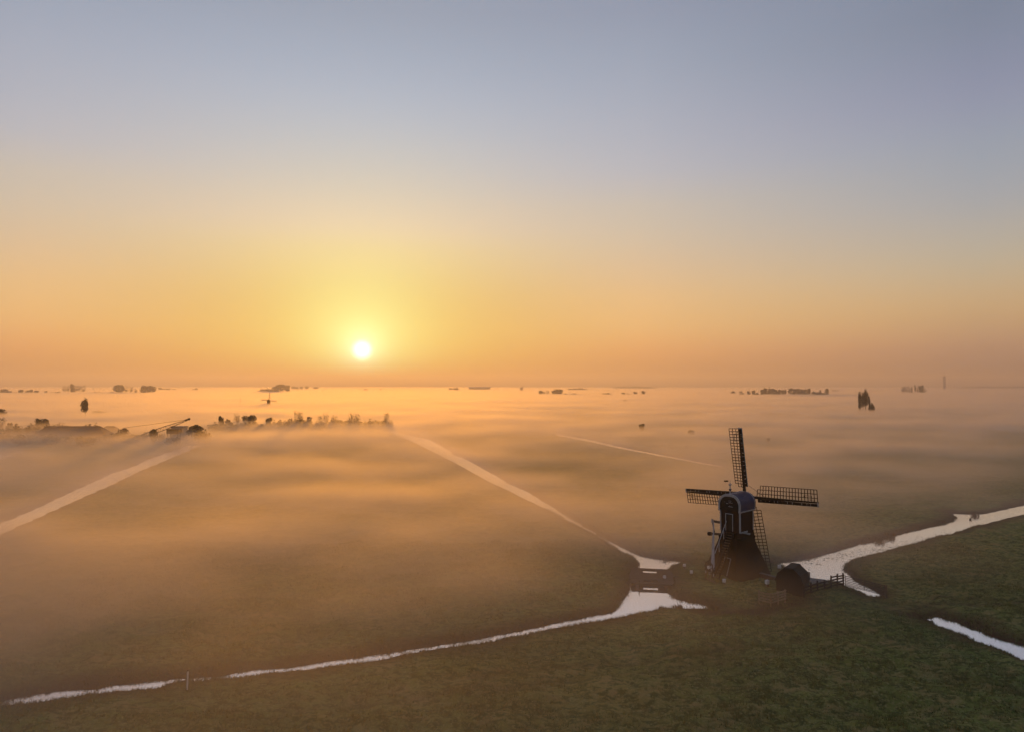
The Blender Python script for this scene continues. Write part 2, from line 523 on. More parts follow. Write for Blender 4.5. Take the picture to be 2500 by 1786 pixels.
att.data.foreach_set('value', np.maximum(hollow(fx, fy)[1], np.clip(1 - (WD - .3) / (2.6 + 1.5 * vnoise(fx, fy, 4, 9)), 0, 1)).astype(np.float32))


def ground_material():
    m = bpy.data.materials.new('pasture')
    m.use_nodes = True
    nt = m.node_tree
    N, L = nt.nodes, nt.links
    b = N['Principled BSDF']
    b.inputs['Roughness'].default_value = .95
    b.inputs['Specular IOR Level'].default_value = .05
    tcn = N.new('ShaderNodeTexCoord')

    def noise(scale, detail=4, stretch=None):
        n = N.new('ShaderNodeTexNoise')
        n.inputs['Scale'].default_value = scale
        n.inputs['Detail'].default_value = detail
        s = tcn.outputs['Object']
        if stretch:
            mp = N.new('ShaderNodeMapping')
            mp.inputs['Scale'].default_value = stretch
            L.new(s, mp.inputs[0])
            s = mp.outputs[0]
        L.new(s, n.inputs['Vector'])
        return n.outputs[0]

    def mix(fac, a, c):
        x = N.new('ShaderNodeMix')
        x.data_type = 'RGBA'
        L.new(fac, x.inputs[0]) if hasattr(fac, 'links') else setattr(x.inputs[0], 'default_value', fac)
        for s, i in ((a, 6), (c, 7)):
            L.new(s, x.inputs[i]) if hasattr(s, 'links') else setattr(x.inputs[i], 'default_value', (*s, 1))
        return x.outputs[2]

    def rng_(v, a, c):
        x = N.new('ShaderNodeMapRange')
        x.interpolation_type = 'SMOOTHSTEP'
        L.new(v, x.inputs[0])
        x.inputs[1].default_value, x.inputs[2].default_value = a, c
        return x.outputs[0]

    c = mix(rng_(noise(.03, 5), .4, .62), GRASS_A, GRASS_B)
    c = mix(rng_(noise(.35, 5, (1, 1.8, 1)), .45, .68), c, GRASS_C)
    c = mix(rng_(noise(1.3, 12, (1, 1.6, 1)), .43, .60), c, GRASS_D)
    c = mix(rng_(noise(5.5, 6), .48, .70), c, GRASS_E)
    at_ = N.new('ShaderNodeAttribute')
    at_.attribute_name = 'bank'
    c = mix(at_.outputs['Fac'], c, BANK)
    L.new(c, b.inputs['Base Color'])
    bp = N.new('ShaderNodeBump')
    bp.inputs['Strength'].default_value = 1.0
    bp.inputs['Distance'].default_value = .18
    L.new(noise(3.5, 8), bp.inputs['Height'])
    L.new(bp.outputs[0], b.inputs['Normal'])
    return m


GRASS_A, GRASS_B = (0.142, 0.188, 0.046), (0.195, 0.190, 0.056)
GRASS_E = (0.25, 0.245, 0.10)
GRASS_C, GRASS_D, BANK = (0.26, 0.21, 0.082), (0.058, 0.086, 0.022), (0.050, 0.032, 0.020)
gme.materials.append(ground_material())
tag(link('ground', gme), 'flat green polder pasture', kind='structure')

wm = bpy.data.materials.new('still_water')
wm.use_nodes = True
nt = wm.node_tree
for n in list(nt.nodes):
    nt.nodes.remove(n)
gl, df, mxs, wo = nt.nodes.new('ShaderNodeBsdfGlossy'), nt.nodes.new('ShaderNodeBsdfDiffuse'), nt.nodes.new('ShaderNodeMixShader'), nt.nodes.new('ShaderNodeOutputMaterial')
gl.inputs['Roughness'].default_value = .04
gl.inputs['Color'].default_value = (.97, .97, .97, 1)
df.inputs['Color'].default_value = (.02, .022, .015, 1)
fr = nt.nodes.new('ShaderNodeFresnel')
fr.inputs['IOR'].default_value = 1.9
mr = nt.nodes.new('ShaderNodeMapRange')
mr.inputs[2].default_value = 1.0
mr.inputs[3].default_value = .95
nt.links.new(fr.outputs[0], mr.inputs[0])
nt.links.new(mr.outputs[0], mxs.inputs[0])
nt.links.new(df.outputs[0], mxs.inputs[1])
nt.links.new(gl.outputs[0], mxs.inputs[2])
nt.links.new(mxs.outputs[0], wo.inputs[0])
tcn = nt.nodes.new('ShaderNodeTexCoord')
n1 = nt.nodes.new('ShaderNodeTexNoise')
n1.inputs['Scale'].default_value = 2.0
n1.inputs['Detail'].default_value = 6
nt.links.new(tcn.outputs['Object'], n1.inputs['Vector'])
bp = nt.nodes.new('ShaderNodeBump')
bp.inputs['Strength'].default_value, bp.inputs['Distance'].default_value = .5, .02
nt.links.new(n1.outputs[0], bp.inputs['Height'])
nt.links.new(bp.outputs[0], gl.inputs['Normal'])
wmb = MB()
for a, b, c, d in ((-300, 700, 20, 500),):
    wmb.add([(a, c, WATER_Z), (b, c, WATER_Z), (b, d, WATER_Z), (a, d, WATER_Z)], [(0, 1, 2, 3)])
tag(wmb.build('water', wm), 'still ditches and canals reflecting the pale sky', kind='structure')

# ------------------------------------------------------------------ the drainage mill
MC = G(1800, 1397)
TH = R(48)                                   # sails face away from the camera, to the right
mill = empty('windmill', (MC[0], MC[1], 0.0), -TH, 'tall dark drainage mill with four latticed sails and blue-shingled cap on its grassy island', 'windmill')


def square_ring(h, z, a):
    c, s = math.cos(a), math.sin(a)
    return [(x * c - y * s, x * s + y * c, z) for x, y in ((-h, -h), (h, -h), (h, h), (-h, h))]


# thatched lower tower, flaring to the ground
prof = [(2.62, -.15), (2.55, .35), (2.22, 1.3), (1.86, 2.4), (1.55, 3.4), (1.30, 4.25), (1.26, 4.7)]
ROT = TH + R(24)
mb = MB()
rings = [square_ring(h, z, ROT) for h, z in prof]
for r in rings:
    mb.v += r
for k in range(len(rings) - 1):
    for i in range(4):
        a, b = k * 4 + i, k * 4 + (i + 1) % 4
        mb.f.append((a, b, b + 4, a + 4))
        mb.mi.append(0)
mb.f.append((24, 25, 26, 27))
mb.mi.append(0)
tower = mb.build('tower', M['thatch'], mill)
# thatch courses laid over the slopes
mb = MB()
for k in range(26):
    z = .2 + k * .165
    h = np.interp(z, [p[1] for p in prof], [p[0] for p in prof])
    h2 = np.interp(z - .19, [p[1] for p in prof], [p[0] for p in prof])
    r0, r1 = square_ring(h + .012, z, ROT), square_ring(h2 + .05, z - .19, ROT)
    for i in range(4):
        j = (i + 1) % 4
        n = 12
        for q in range(n):
            L_ = lambda A, t: tuple(A[i][w] + (A[j][w] - A[i][w]) * t for w in range(3))
            dz = random.uniform(-.03, .03)
            p0, p1, p2, p3 = L_(r1, q / n), L_(r1, (q + 1) / n), L_(r0, (q + 1) / n), L_(r0, q / n)
            p0, p1 = (p0[0], p0[1], p0[2] + dz), (p1[0], p1[1], p1[2] + dz)
            mb.add([p0, p1, p2, p3], [(0, 1, 2, 3)])
tag(mb.build('thatch_course', M['thatch'], tower), kind='stuff')
# tower door with cross-braced boards, facing the winch
c_, s_ = math.cos(ROT), math.sin(ROT)


def on_face(u, z, out=0.0, side=0):
    """point on a sloping face of the tower; u along the face"""
    h = np.interp(z, [p[1] for p in prof], [p[0] for p in prof]) + .06 + out
    x, y = {0: (u, -h), 1: (h, u), 2: (-u, h), 3: (-h, -u)}[side]
    return Vector((x * c_ - y * s_, x * s_ + y * c_, z))


DS = 3
mb = MB()
a, b, c, d = on_face(.35, .25, .01, DS), on_face(1.25, .25, .01, DS), on_face(1.25, 2.05, .01, DS), on_face(.35, 2.05, .01, DS)
mb.add([a, b, c, d, a * 1.03, b * 1.03, c * 1.03, d * 1.03], [(0, 1, 2, 3), (4, 5, 6, 7), (0, 1, 5, 4), (1, 2, 6, 5), (2, 3, 7, 6), (3, 0, 4, 7)])
door = mb.build('tower_door', M['tar'], mill)
fr_ = MB()
for p, q in ((a, d), (b, c), (d, c)):
    fr_.bar(p * 1.035, q * 1.035, .07)
fr_.build('door_frame', M['white'], door)
xb = MB()
xb.bar(a.lerp(d, .55) * 1.04, c.lerp(d, .25) * 1.04, .05)
xb.bar(b.lerp(c, .55) * 1.045, d.lerp(c, .2) * 1.045, .05)
xb.build('cross_brace', M['lath'], door)

# upper house
W, L, Z0, Z1 = 2.42, 2.85, 4.15, 7.5
mb = MB()
mb.box((0, 0, (Z0 + Z1) / 2), (W, L, Z1 - Z0))
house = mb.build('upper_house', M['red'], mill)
me = None
for k in range(11):                             # rear and side boards, slightly proud and uneven
    b = MB()
    b.box((0, 0, 0), (W / 11 - .012, .03, Z1 - Z0 - .1))
    if me is None:
        me = b.mesh('board', M['red'])
    link('board', me, house, (-W / 2 + (k + .5) * W / 11, -L / 2 - .012 - random.random() * .008, (Z0 + Z1) / 2))
me = None
for sgn in (1, -1):
    for k in range(14):
        if me is None:
            b = MB()
            b.box((0, 0, 0), (.03, L / 14 - .012, Z1 - Z0 - .1))
            me = b.mesh('board', M['red'])
        link('board', me, house, (sgn * (W / 2 + .012 + random.random() * .008), -L / 2 + (k + .5) * L / 14, (Z0 + Z1) / 2))
for x, y in ((-1, -1), (1, -1), (1, 1), (-1, 1)):
    b = MB()
    b.box((x * (W / 2 + .02), y * (L / 2 + .02), (5.0 + Z1) / 2 + .02), (.15, .15, Z1 - 5.0))
    b.build('corner_board', M['white'], mill)
skirt = MB()
for x, y, sx, sy in ((0, -L / 2 - .08, W + .5, .12), (0, L / 2 + .08, W + .5, .12), (-W / 2 - .08, 0, .12, L + .3), (W / 2 + .08, 0, .12, L + .3)):
    skirt.box((x, y, Z0 + .12), (sx, sy, .3))
skirt.build('sill_beam', M['tar'], mill)
# rear door with its white frame
dz0, dz1, dw = 5.08, 7.02, .84
b = MB()
b.box((-.12, -L / 2 - .045, (dz0 + dz1) / 2), (dw, .05, dz1 - dz0))
hd = b.build('house_door', M['tar'], mill)
b = MB()
for x in (-dw / 2 - .02, dw / 2 + .02):
    b.box((-.12 + x, -L / 2 - .06, (dz0 + dz1) / 2), (.075, .07, dz1 - dz0))
b.box((-.12, -L / 2 - .06, dz1 + .04), (dw + .12, .08, .075))
b.build('door_frame', M['white'], hd)

# cap: a rounded shingled vault with white verges
CW, CL, CZ = 2.84, 3.35, 7.47


def arch(n, k=1.0):
    pts = []
    for i in range(n + 1):
        t = math.pi * i / n
        x, z = math.cos(t), math.sin(t)
        sx = abs(x) ** .72 * (1 if x > 0 else -1)
        sz = abs(z) ** .78
        flare = 1 - .06 * (1 - min(1, sz * 2.2))
        pts.append((sx * CW / 2 * k * flare, CZ + sz * 1.83 * (k if k < 1 else 1 + (k - 1) * .8)))
    return pts


mb = MB()
mb.prism(arch(22, .955), (0, -CL / 2 + .06, 0), (1, 0, 0), (0, 0, 1), (0, 1, 0), CL - .12)
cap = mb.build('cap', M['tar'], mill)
A = arch(28)
me = None
for i in range(28):                             # shingle courses, each lapping the one below
    (x0, z0), (x1, z1) = A[i], A[i + 1]
    n = Vector((z1 - z0, 0, -(x1 - x0))).normalized()
    if n.z < 0 and abs(n.z) > .1 or (abs(n.z) <= .1 and n.x * x0 < 0):
        n = -n
    lowfirst = z0 < z1
    lo, hi = ((x0, z0), (x1, z1)) if lowfirst else ((x1, z1), (x0, z0))
    lo, hi = Vector((lo[0], 0, lo[1])), Vector((hi[0], 0, hi[1]))
    d_ = (hi - lo).normalized()
    lo = lo - d_ * .05
    b = MB()
    pr = [lo + n * .004, lo + n * .055, hi + n * .016, hi - n * .02]
    b.prism([(p.x, p.z) for p in pr], (0, -CL / 2 + .16, 0), (1, 0, 0), (0, 0, 1), (0, 1, 0), CL - .3)
    # nicks between single shingles
    for q in range(13):
        yq = -CL / 2 + .3 + q * .26 + random.uniform(-.04, .04)
        b.bar(lo + n * .062 + Vector((0, yq, 0)), hi + n * .026 + Vector((0, yq, 0)), .2, .012, up=n)
    b.build('shingle_course', M['slate'], cap)
for y0, nm in ((-CL / 2 - .02, 'verge_board'), (CL / 2 - .14, 'verge_board')):
    mb = MB()
    o_, i_ = arch(28, 1.04), arch(28, .89)
    for k in range(28):
        q = [o_[k], o_[k + 1], i_[k + 1], i_[k]]
        p = [(u, y0, v) for u, v in q] + [(u, y0 + .17, v) for u, v in q]
        mb.add(p, [(0, 1, 2, 3), (7, 6, 5, 4), (0, 1, 5, 4), (2, 3, 7, 6)])
    mb.build(nm, M['white'], cap)
for s in (-1, 1):
    mb = MB()
    mb.box((s * (CW / 2 - .02), 0, CZ - .04), (.13, CL + .06, .13))
    mb.build('eave_board', M['white'], cap)
    mb = MB()
    mb.box((s * (CW / 2 - .09), -CL / 2 + .05, CZ - .06), (.26, .2, .15))
    mb.build('bracket', M['white'], cap)
# faded painted panel on the rear gable: two short uprights, a bar, a stroke to the left and a line below
gy_ = -CL / 2 + .045
b = MB()
b.box((.08, gy_, 8.28), (.66, .02, .16))
b.build('painted_panel', M['red'], cap)
for x, z, w_, h_ in ((-.27, 8.27, .27, .065), (-.60, 8.42, .05, .05), (-.02, 8.55, .035, .26), (.2, 8.55, .035, .26), (.18, 8.37, .46, .035), (.16, 7.93, .56, .05), (0, 8.03, .05, .09), (.22, 8.03, .05, .05)):
    b = MB()
    b.box((x, gy_ - .012, z), (w_, .012, h_))
    b.build('painted_stroke', M['white'], cap)
# finial and weather vane on the rear end of the ridge
fin = MB()
prof_f = [(.16, 9.28), (.10, 9.42), (.07, 9.7), (.13, 9.76), (.13, 9.98), (.06, 10.05), (.05, 10.3), (.19, 10.42), (.19, 10.5), (.05, 10.58), (.02, 10.95)]
for (r0, z0), (r1, z1) in zip(prof_f, prof_f[1:]):
    fin.tube((0, -CL / 2 + .25, z0), (0, -CL / 2 + .25, z1), r0, r1, 8)
finial = fin.build('finial', M['white'], mill)
b = MB()
b.bar((-.12, -CL / 2 + .05, 10.88), (-.42, -CL / 2 - .35, 10.88), .03, .16)
b.build('weather_vane', M['red'], finial)
b = MB()
b.tube((0, -CL / 2 + .25, 9.79), (0, -CL / 2 + .25, 9.95), .145, .145, 8)
b.build('painted_band', M['red'], finial)

# windshaft and the four sails
PHI = R(4.5)
HUB = Vector((0, 2.3, 8.6))
AX = Vector((0, math.cos(PHI), math.sin(PHI)))
UP = Vector((0, -math.sin(PHI), math.cos(PHI)))
RT = Vector((1, 0, 0))
b = MB()
b.bar(HUB - AX * 1.1, HUB + AX * .55, .46)
shaft = b.build('windshaft', M['tar'], mill)
b = MB()
b.bar(HUB + AX * .55, HUB + AX * .62, .5)
b.build('shaft_end', M['white'], shaft)
b = MB()
b.box(HUB - AX * .95 + Vector((0, 0, .05)), (.9, .25, .7))
b.build('storm_hatch', M['white'], shaft)
lath_me = {}


def lath(kind, length, w, d):
    k = (kind, round(length, 3))
    if k not in lath_me:
        q = MB()
        q.box((0, 0, 0), (length, d, w))
        lath_me[k] = q.mesh(kind, M['lath'])
    return lath_me[k]


def sail(ang, rad, off, droop):
    """one sail; local x = across (lattice side negative), z = outwards, y = along the shaft"""
    root = HUB + AX * off
    out = UP * math.cos(ang) + RT * math.sin(ang)
    acr = UP * -math.sin(ang) + RT * math.cos(ang)
    mt = Matrix((acr, AX, out)).transposed().to_4x4()
    mt.translation = root
    q = MB()
    q.bar((0, 0, -.2), (0, 0, rad), .30, .26, up=(0, 1, 0), w2=.15)
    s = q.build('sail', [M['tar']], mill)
    s.matrix_local = mt
    # broad dark leading boards along the stock, a pale edge batten on the upright sail
    nb = 7
    z_ = 1.35
    bl = (rad - .05 - z_) / nb
    for k in range(nb):
        q = MB()
        zc = z_ + bl * (k + .5)
        wdt = .36 - .1 * k / nb
        q.box((.13 + wdt / 2, -.05 - .002 * k, zc), (wdt, .03, bl - .02))
        q.build('leading_board', M['tar'], s)
    q = MB()
    q.bar((.13 + .38, -.05, z_), (.13 + .28, -.05, rad), .05, .06, up=(0, 1, 0))
    q.build('edge_batten', M['cyan'] if abs(ang) < .2 else M['lath'], s)
    # small white cleats
    for k in range(12):
        zc = 1.7 + k * (rad - 2.0) / 12 + random.uniform(-.1, .1)
        if k in (5, 8) and abs(ang) > .2:
            continue
        q = MB()
        q.box((.27, -.085, zc), (.24 if k > 3 else .16, .03, .035))
        q.build('cleat', M['white'], s)
    # lattice: cross bars through the stock and three long laths, the whole weathered off-plane
    n = 21
    z0 = 1.25
    tw = R(16)
    for k in range(n):
        zc = z0 + (rad - .12 - z0) * k / (n - 1)
        wdt = 1.42 if k > 0 else .95
        o = link('lattice_bar', lath('lattice_bar', wdt, .07, .05), s)
        a_ = tw * (1 - .8 * k / n) + droop
        o.location = (-wdt / 2 * math.cos(a_), .02 + wdt / 2 * math.sin(a_), zc)
        o.rotation_euler = (0, random.uniform(-.012, .012), -a_)
    for wdt in (.47, .94, 1.41):
        q = MB()
        za = z0 + (0 if wdt < 1 else (rad - z0) / (n - 1))
        pts = [(z0 + (rad - .12 - z0) * k / 6) for k in range(7)]
        pts[0] = za
        for u, v in zip(pts, pts[1:]):
            au, av = (tw * (1 - .8 * (p - z0) / (rad - z0)) + droop for p in (u, v))
            q.bar((-wdt * math.cos(au), .045 + wdt * math.sin(au), u), (-wdt * math.cos(av), .045 + wdt * math.sin(av), v), .06, .05, up=(0, 1, 0))
        q.build('lattice_rail', M['lath'], s)
    # little repair frame near the tip and a loose cord
    q = MB()
    for zq in (rad - 1.6, rad - .75):
        q.bar((-.7, .0, zq), (-.48, .0, zq), .04)
    q.bar((-.7, .0, rad - 1.6), (-.7, .0, rad - .75), .04)
    q.bar((-.16, -.1, rad - .35), (-.3, -.1, rad - 1.1), .04)
    q.build('repair_frame', M['lath'], s)
    q = MB()
    q.box((.2, -.07, rad - .07), (.5, .09, .12))
    q.build('end_board', M['white'], s)
    return s


SK = R(-2.5)
sail(SK, 8.4, -.35, 0)
sail(SK + R(90), 8.6, .15, 0)
sail(SK + R(174), 8.9, -.1, 0)
sail(SK - R(90), 8.6, .15, 0)
# ropes from the shaft head to the sails
b = MB()
b.bar(HUB + UP * 1.4 + AX * .1 + RT * .3, HUB + RT * 2.6 + UP * .15, .03)
b.bar(HUB + UP * 1.5 - RT * .3, HUB + UP * .55 - RT * .5, .03)
b.build('sail_rope', M['rope'], mill)
b = MB()
b.tube(HUB + RT * 2.2 - AX * .1 - UP * .05, HUB + RT * 3.4 + UP * .02, .13, .05, 6)
b.tube(HUB + RT * 1.3 + UP * .05, HUB + RT * 2.3 - UP * .02, .07, .13, 6)
b.build('furled_sailcloth', M['tar'], mill)

# cross beams, tail, braces, stair and winch wheel behind the mill
TAIL = Vector((.1, -5.35, .75))
b = MB()
b.bar((-3.4, .55, 5.45), (-W / 2, .55, 5.45), .26, .26)
b.build('cross_beam', M['wood'], mill)
b = MB()
b.tube((-3.45, .35, 5.3), (-3.45, .35, 5.75), .15, .13, 8)
b.build('beam_end', M['white'], mill)
b = MB()
b.bar((-3.3, -.35, 4.1), (-W / 2 + .2, -.35, 4.35), .26, .26)
b.build('cross_beam', M['wood'], mill)
b = MB()
b.tube((-3.62, -.35, 4.05), (-3.2, -.35, 4.1), .22, .22, 10)
b.build('beam_end', M['lath'], mill)
for p in ((-3.4, .5, 5.45), (-3.2, .1, 4.1), (-2.9, -.4, 4.1)):
    b = MB()
    b.bar(p, TAIL + Vector((random.uniform(-.25, .1), 0, .1)), .15, .17)
    b.build('tail_brace', M['white'], mill)
b = MB()
b.bar((-3.42, .35, 5.3), (-2.75, -.35, 4.2), .12)
b.build('tail_brace', M['lath'], mill)
b = MB()
b.bar((0, -1.0, 4.7), TAIL, .34, .34)
b.build('tail_beam', M['lath'], mill)
for s in (1,):
    for p, q in (((W / 2, -1.25, 5.0), (W / 2 + .75, -1.1, 5.32)), ((W / 2, -1.0, 5.05), (W / 2 + .85, -.7, 4.95))):
        b = MB()
        b.bar(p, q, .17, .17)
        b.build('beam_end', M['white'], mill)
# stair with open treads
sa, sb = Vector((.05, -L / 2 - .15, 4.75)), Vector((.25, -5.1, .35))
for s in (-.42, .42):
    b = MB()
    b.bar(sa + Vector((s, 0, 0)), sb + Vector((s, 0, 0)), .06, .24)
    b.build('stair_string', M['lath'], mill)
tread = MB()
tread.box((0, 0, 0), (.84, .24, .05))
tme = tread.mesh('tread', M['wood'])
for k in range(17):
    link('tread', tme, mill, tuple(sa.lerp(sb, (k + .5) / 17)))
b = MB()
b.bar((-.45, -L / 2 - .1, 6.2), (-.3, -4.3, 2.9), .06)
b.bar((-.42, -2.2, 4.2), (-.42, -2.2, 5.5), .06)
b.bar((-.36, -3.3, 2.9), (-.36, -3.3, 4.15), .06)
b.build('handrail', M['white'], mill)
b = MB()
b.box((0, -L / 2 - .35, 4.95), (1.5, .7, .08))
b.build('landing', M['lath'], mill)
# winch wheel: rim, eight spokes, white hub, on a low frame
wc = TAIL + Vector((-.42, -.15, .8))
wx, wz = Vector((.93, -.37, 0)).normalized(), Vector((0, 0, 1))
wy = wx.cross(wz)
b = MB()
n = 24
for k in range(n):
    p = [wc + (wx * math.cos(t) + wz * math.sin(t)) * .66 for t in (2 * math.pi * k / n, 2 * math.pi * (k + 1) / n)]
    b.bar(p[0], p[1], .09, .1, up=wy)
wheel = b.build('winch_wheel', M['wood'], mill)
for k in range(8):
    t = math.pi * k / 4
    e = wx * math.cos(t) + wz * math.sin(t)
    b = MB()
    b.bar(wc + e * .1, wc + e * (.9 if k % 4 == 0 else .66), .065, up=wy)
    b.build('spoke', M['wood'], wheel)
    if k % 4 == 0:
        b = MB()
        b.bar(wc + e * .76, wc + e * .94, .055, up=wy)
        b.build('spoke_tip', M['white'], wheel)
b = MB()
b.tube(wc - wy * .14, wc + wy * .14, .19, .19, 12)
b.build('wheel_hub', M['bright'], wheel)
b = MB()
b.bar(wc + wx * -.75 - wz * 1.35, wc + wx * 1.1 - wz * 1.45, .14)
for u in (-.6, .0, .45, .85):
    b.bar(wc + wx * u - wz * 1.5, wc + wx * u * .9 - wz * .75, .09)
b.build('winch_frame', M['wood'], mill)
for u in (-.62, .05, .8):
    b = MB()
    b.bar(wc + wx * u - wz * .8, wc + wx * u - wz * .55, .1)
    b.build('winch_post', M['white'], mill)

# ------------------------------------------------------------------ anchor posts round the mill
post_labels = [
    (1671, 1387, .55, .30, 'small white post at the water end of the island, beside the bridge'),
    (1688, 1405, .62, .32, 'short white post between the bridge and the winch wheel'),
    (1768, 1428, .70, .32, 'white post on the grass in front of the mill tower'),
    (1873, 1434, .85, .34, 'tall white post in front of the low wall by the shed'),
    (1856, 1402, .75, .36, 'white post at the right foot of the mill behind the low wall'),
    (1903, 1392, .62, .36, 'white post at the island edge behind the shed'),
]
for px, py, h, w, lab in post_labels:
    g = G(px, py)
    po = empty('anchor_post', (g[0], g[1], 0), random.uniform(0, 1.5), lab, 'post', 'white anchor posts round the mill')
    b = MB()
    b.box((0, 0, h * .3), (w * .72, w * .72, h * .6 + .1))
    b.build('post_foot', M['wood'], po)
    b = MB()
    b.box((0, 0, h * .76), (w, w, h * .48))
    b.build('post_head', M['bright'], po)
g = G(1944, 1446)
po = empty('mooring_stake', (g[0], g[1], 0), .4, 'small tilted white stake in front of the dark shed', 'stake')
b = MB()
b.bar((0, 0, -.1), (.14, 0, .42), .13)
b.build('stake', M['bright'], po)

# ------------------------------------------------------------------ dark shed with its broken roof
g = G(1935, 1440)
SH = empty('shed', (g[0], g[1], 0), R(-38), 'dark tarred shed with a broken-pitch roof standing by the water', 'shed')
SH.scale = (.8, .8, .8)
SL = 3.0
prof_s = [(-1.72, -.2), (-1.74, 1.45), (-1.42, 2.35), (-.52, 3.18), (.52, 3.18), (1.42, 2.35), (1.74, 1.45), (1.72, -.2)]
b = MB()
b.prism([(x * .97, z * .985) for x, z in prof_s], (0, -SL / 2, 0), (1, 0, 0), (0, 0, 1), (0, 1, 0), SL)
shed_body = b.build('wall', M['tar'], SH)
for k in range(15):                              # gable boards
    x = -1.6 + (k + .5) * 3.2 / 15
    top = np.interp(abs(x), [.52, 1.42, 1.74], [3.1, 2.28, 1.4])
    b = MB()
    b.box((x, -SL / 2 - .015 - .008 * (k % 2), top / 2), (3.2 / 15 - .015, .03, top))
    b.build('board', M['tar'], shed_body)
for (x0, z0), (x1, z1), nm in (((-1.80, 1.40), (-1.45, 2.42), 'roof_slope'), ((-1.45, 2.42), (-.53, 3.26), 'roof_slope'), ((.53, 3.26), (1.45, 2.42), 'roof_slope'), ((1.45, 2.42), (1.80, 1.40), 'roof_slope')):
    b = MB()
    d_ = Vector((x1 - x0, 0, z1 - z0)).normalized()
    n_ = Vector((-d_.z, 0, d_.x)) if d_.x > 0 else Vector((d_.z, 0, -d_.x))
    n_ = n_ if n_.z > 0 else -n_
    pr = [Vector((x0, 0, z0)), Vector((x1, 0, z1)), Vector((x1, 0, z1)) - n_ * .08, Vector((x0, 0, z0)) - n_ * .08]
    b.prism([(p.x, p.z) for p in pr], (0, -SL / 2 - .12, 0), (1, 0, 0), (0, 0, 1), (0, 1, 0), SL + .24)
    rs = b.build(nm, M['thatch'], SH)
    for q in range(4):
        b = MB()
        t0 = q / 4
        p = Vector((x0, 0, z0)).lerp(Vector((x1, 0, z1)), t0)
        e = Vector((x0, 0, z0)).lerp(Vector((x1, 0, z1)), t0 + .25)
        b.bar((p.lerp(e, .5) + n_ * .015) + Vector((0, -SL / 2 - .13, 0)), (p.lerp(e, .5) + n_ * .02) + Vector((0, SL / 2 + .13, 0)), .03, (e - p).length * .92, up=d_)
        b.build('roof_board', M['tar'], rs)
for k in range(2):
    b = MB()
    b.box((-.285 + k * .57, 0, 3.27 + .01 * k), (.56, SL + .3, .06))
    b.build('ridge_board', M['lath'], SH)

# low wall with a gravel-topped coping running from the mill to the shed
a0, a1 = Vector(G(1842, 1404)), Vector(G(1899, 1419))
LW = empty('low_wall', tuple(a0), math.atan2(a1.y - a0.y, a1.x - a0.x), 'low brick wall with pale coping running from the mill to the shed', 'wall')
LW['kind'] = 'thing'
ln = (a1 - a0).length
b = MB()
b.box((ln / 2, 0, .2), (ln, .26, .5))
b.build('wall_body', M['brick'], LW)
for k in range(7):
    b = MB()
    b.box(((k + .5) * ln / 7, 0, .485), (ln / 7 - .02, .42, .07))
    b.build('coping_stone', M['grey'], LW)

# plank landing stage behind the shed
j0, j1, j2 = Vector(G(1972, 1409, .1)), Vector(G(2017, 1415, .1)), Vector(G(1982, 1426, .1))
JT = empty('landing_stage', tuple(j0), 0, 'grey plank landing stage on the water beside the shed', 'jetty')
ex, ey = (j1 - j0), (j2 - j0)
n = 12
for k in range(n):
    b = MB()
    p0 = ex * (k / n) + ex * .004
    p1 = ex * ((k + .94) / n)
    q = ey * (1 - .55 * k / n)
    dz = random.uniform(-.012, .012)
    up = Vector((0, 0, .06))
    pts = [p0, p1, p1 + q, p0 + q]
    b.add([p + Vector((0, 0, dz)) for p in pts] + [p + up + Vector((0, 0, dz)) for p in pts], [(0, 1, 2, 3), (4, 5, 6, 7), (0, 1, 5, 4), (1, 2, 6, 5), (2, 3, 7, 6), (3, 0, 4, 7)])
    b.build('plank', M['grey'], JT)
for u, v in ((.02, .03), (.95, .03), (.02, .9), (.9, .35)):
    b = MB()
    p = ex * u + ey * v
    b.tube((p.x, p.y, -.9), (p.x, p.y, .02), .09, .09, 8)
    b.build('pile', M['wood'], JT)
b = MB()
p = Vector(G(1974, 1408)) - j0
b.tube((p.x, p.y, -.5), (p.x, p.y, .5), .2, .17, 9)
tag(b.build('mooring_post', M['wood'], None, tuple(j0)), 'thick dark mooring post between the shed and the landing stage', 'post')

# ------------------------------------------------------------------ little bridge over the mill race
BZ = .12
b0, b1 = Vector(G(1548, 1405, BZ)), Vector(G(1632, 1409, BZ))
ang = math.atan2(b1.y - b0.y, b1.x - b0.x)
BR = empty('footbridge', (b0.x, b0.y, 0), ang, 'small dark bridge with open slots in its deck, leading to the mill island', 'bridge')
bl = (b1 - b0).length
inv = Matrix.Rotation(-ang, 4, 'Z')


def br(px, py):
    return inv @ (Vector(G(px, py, BZ)) - Vector((b0.x, b0.y, BZ)))


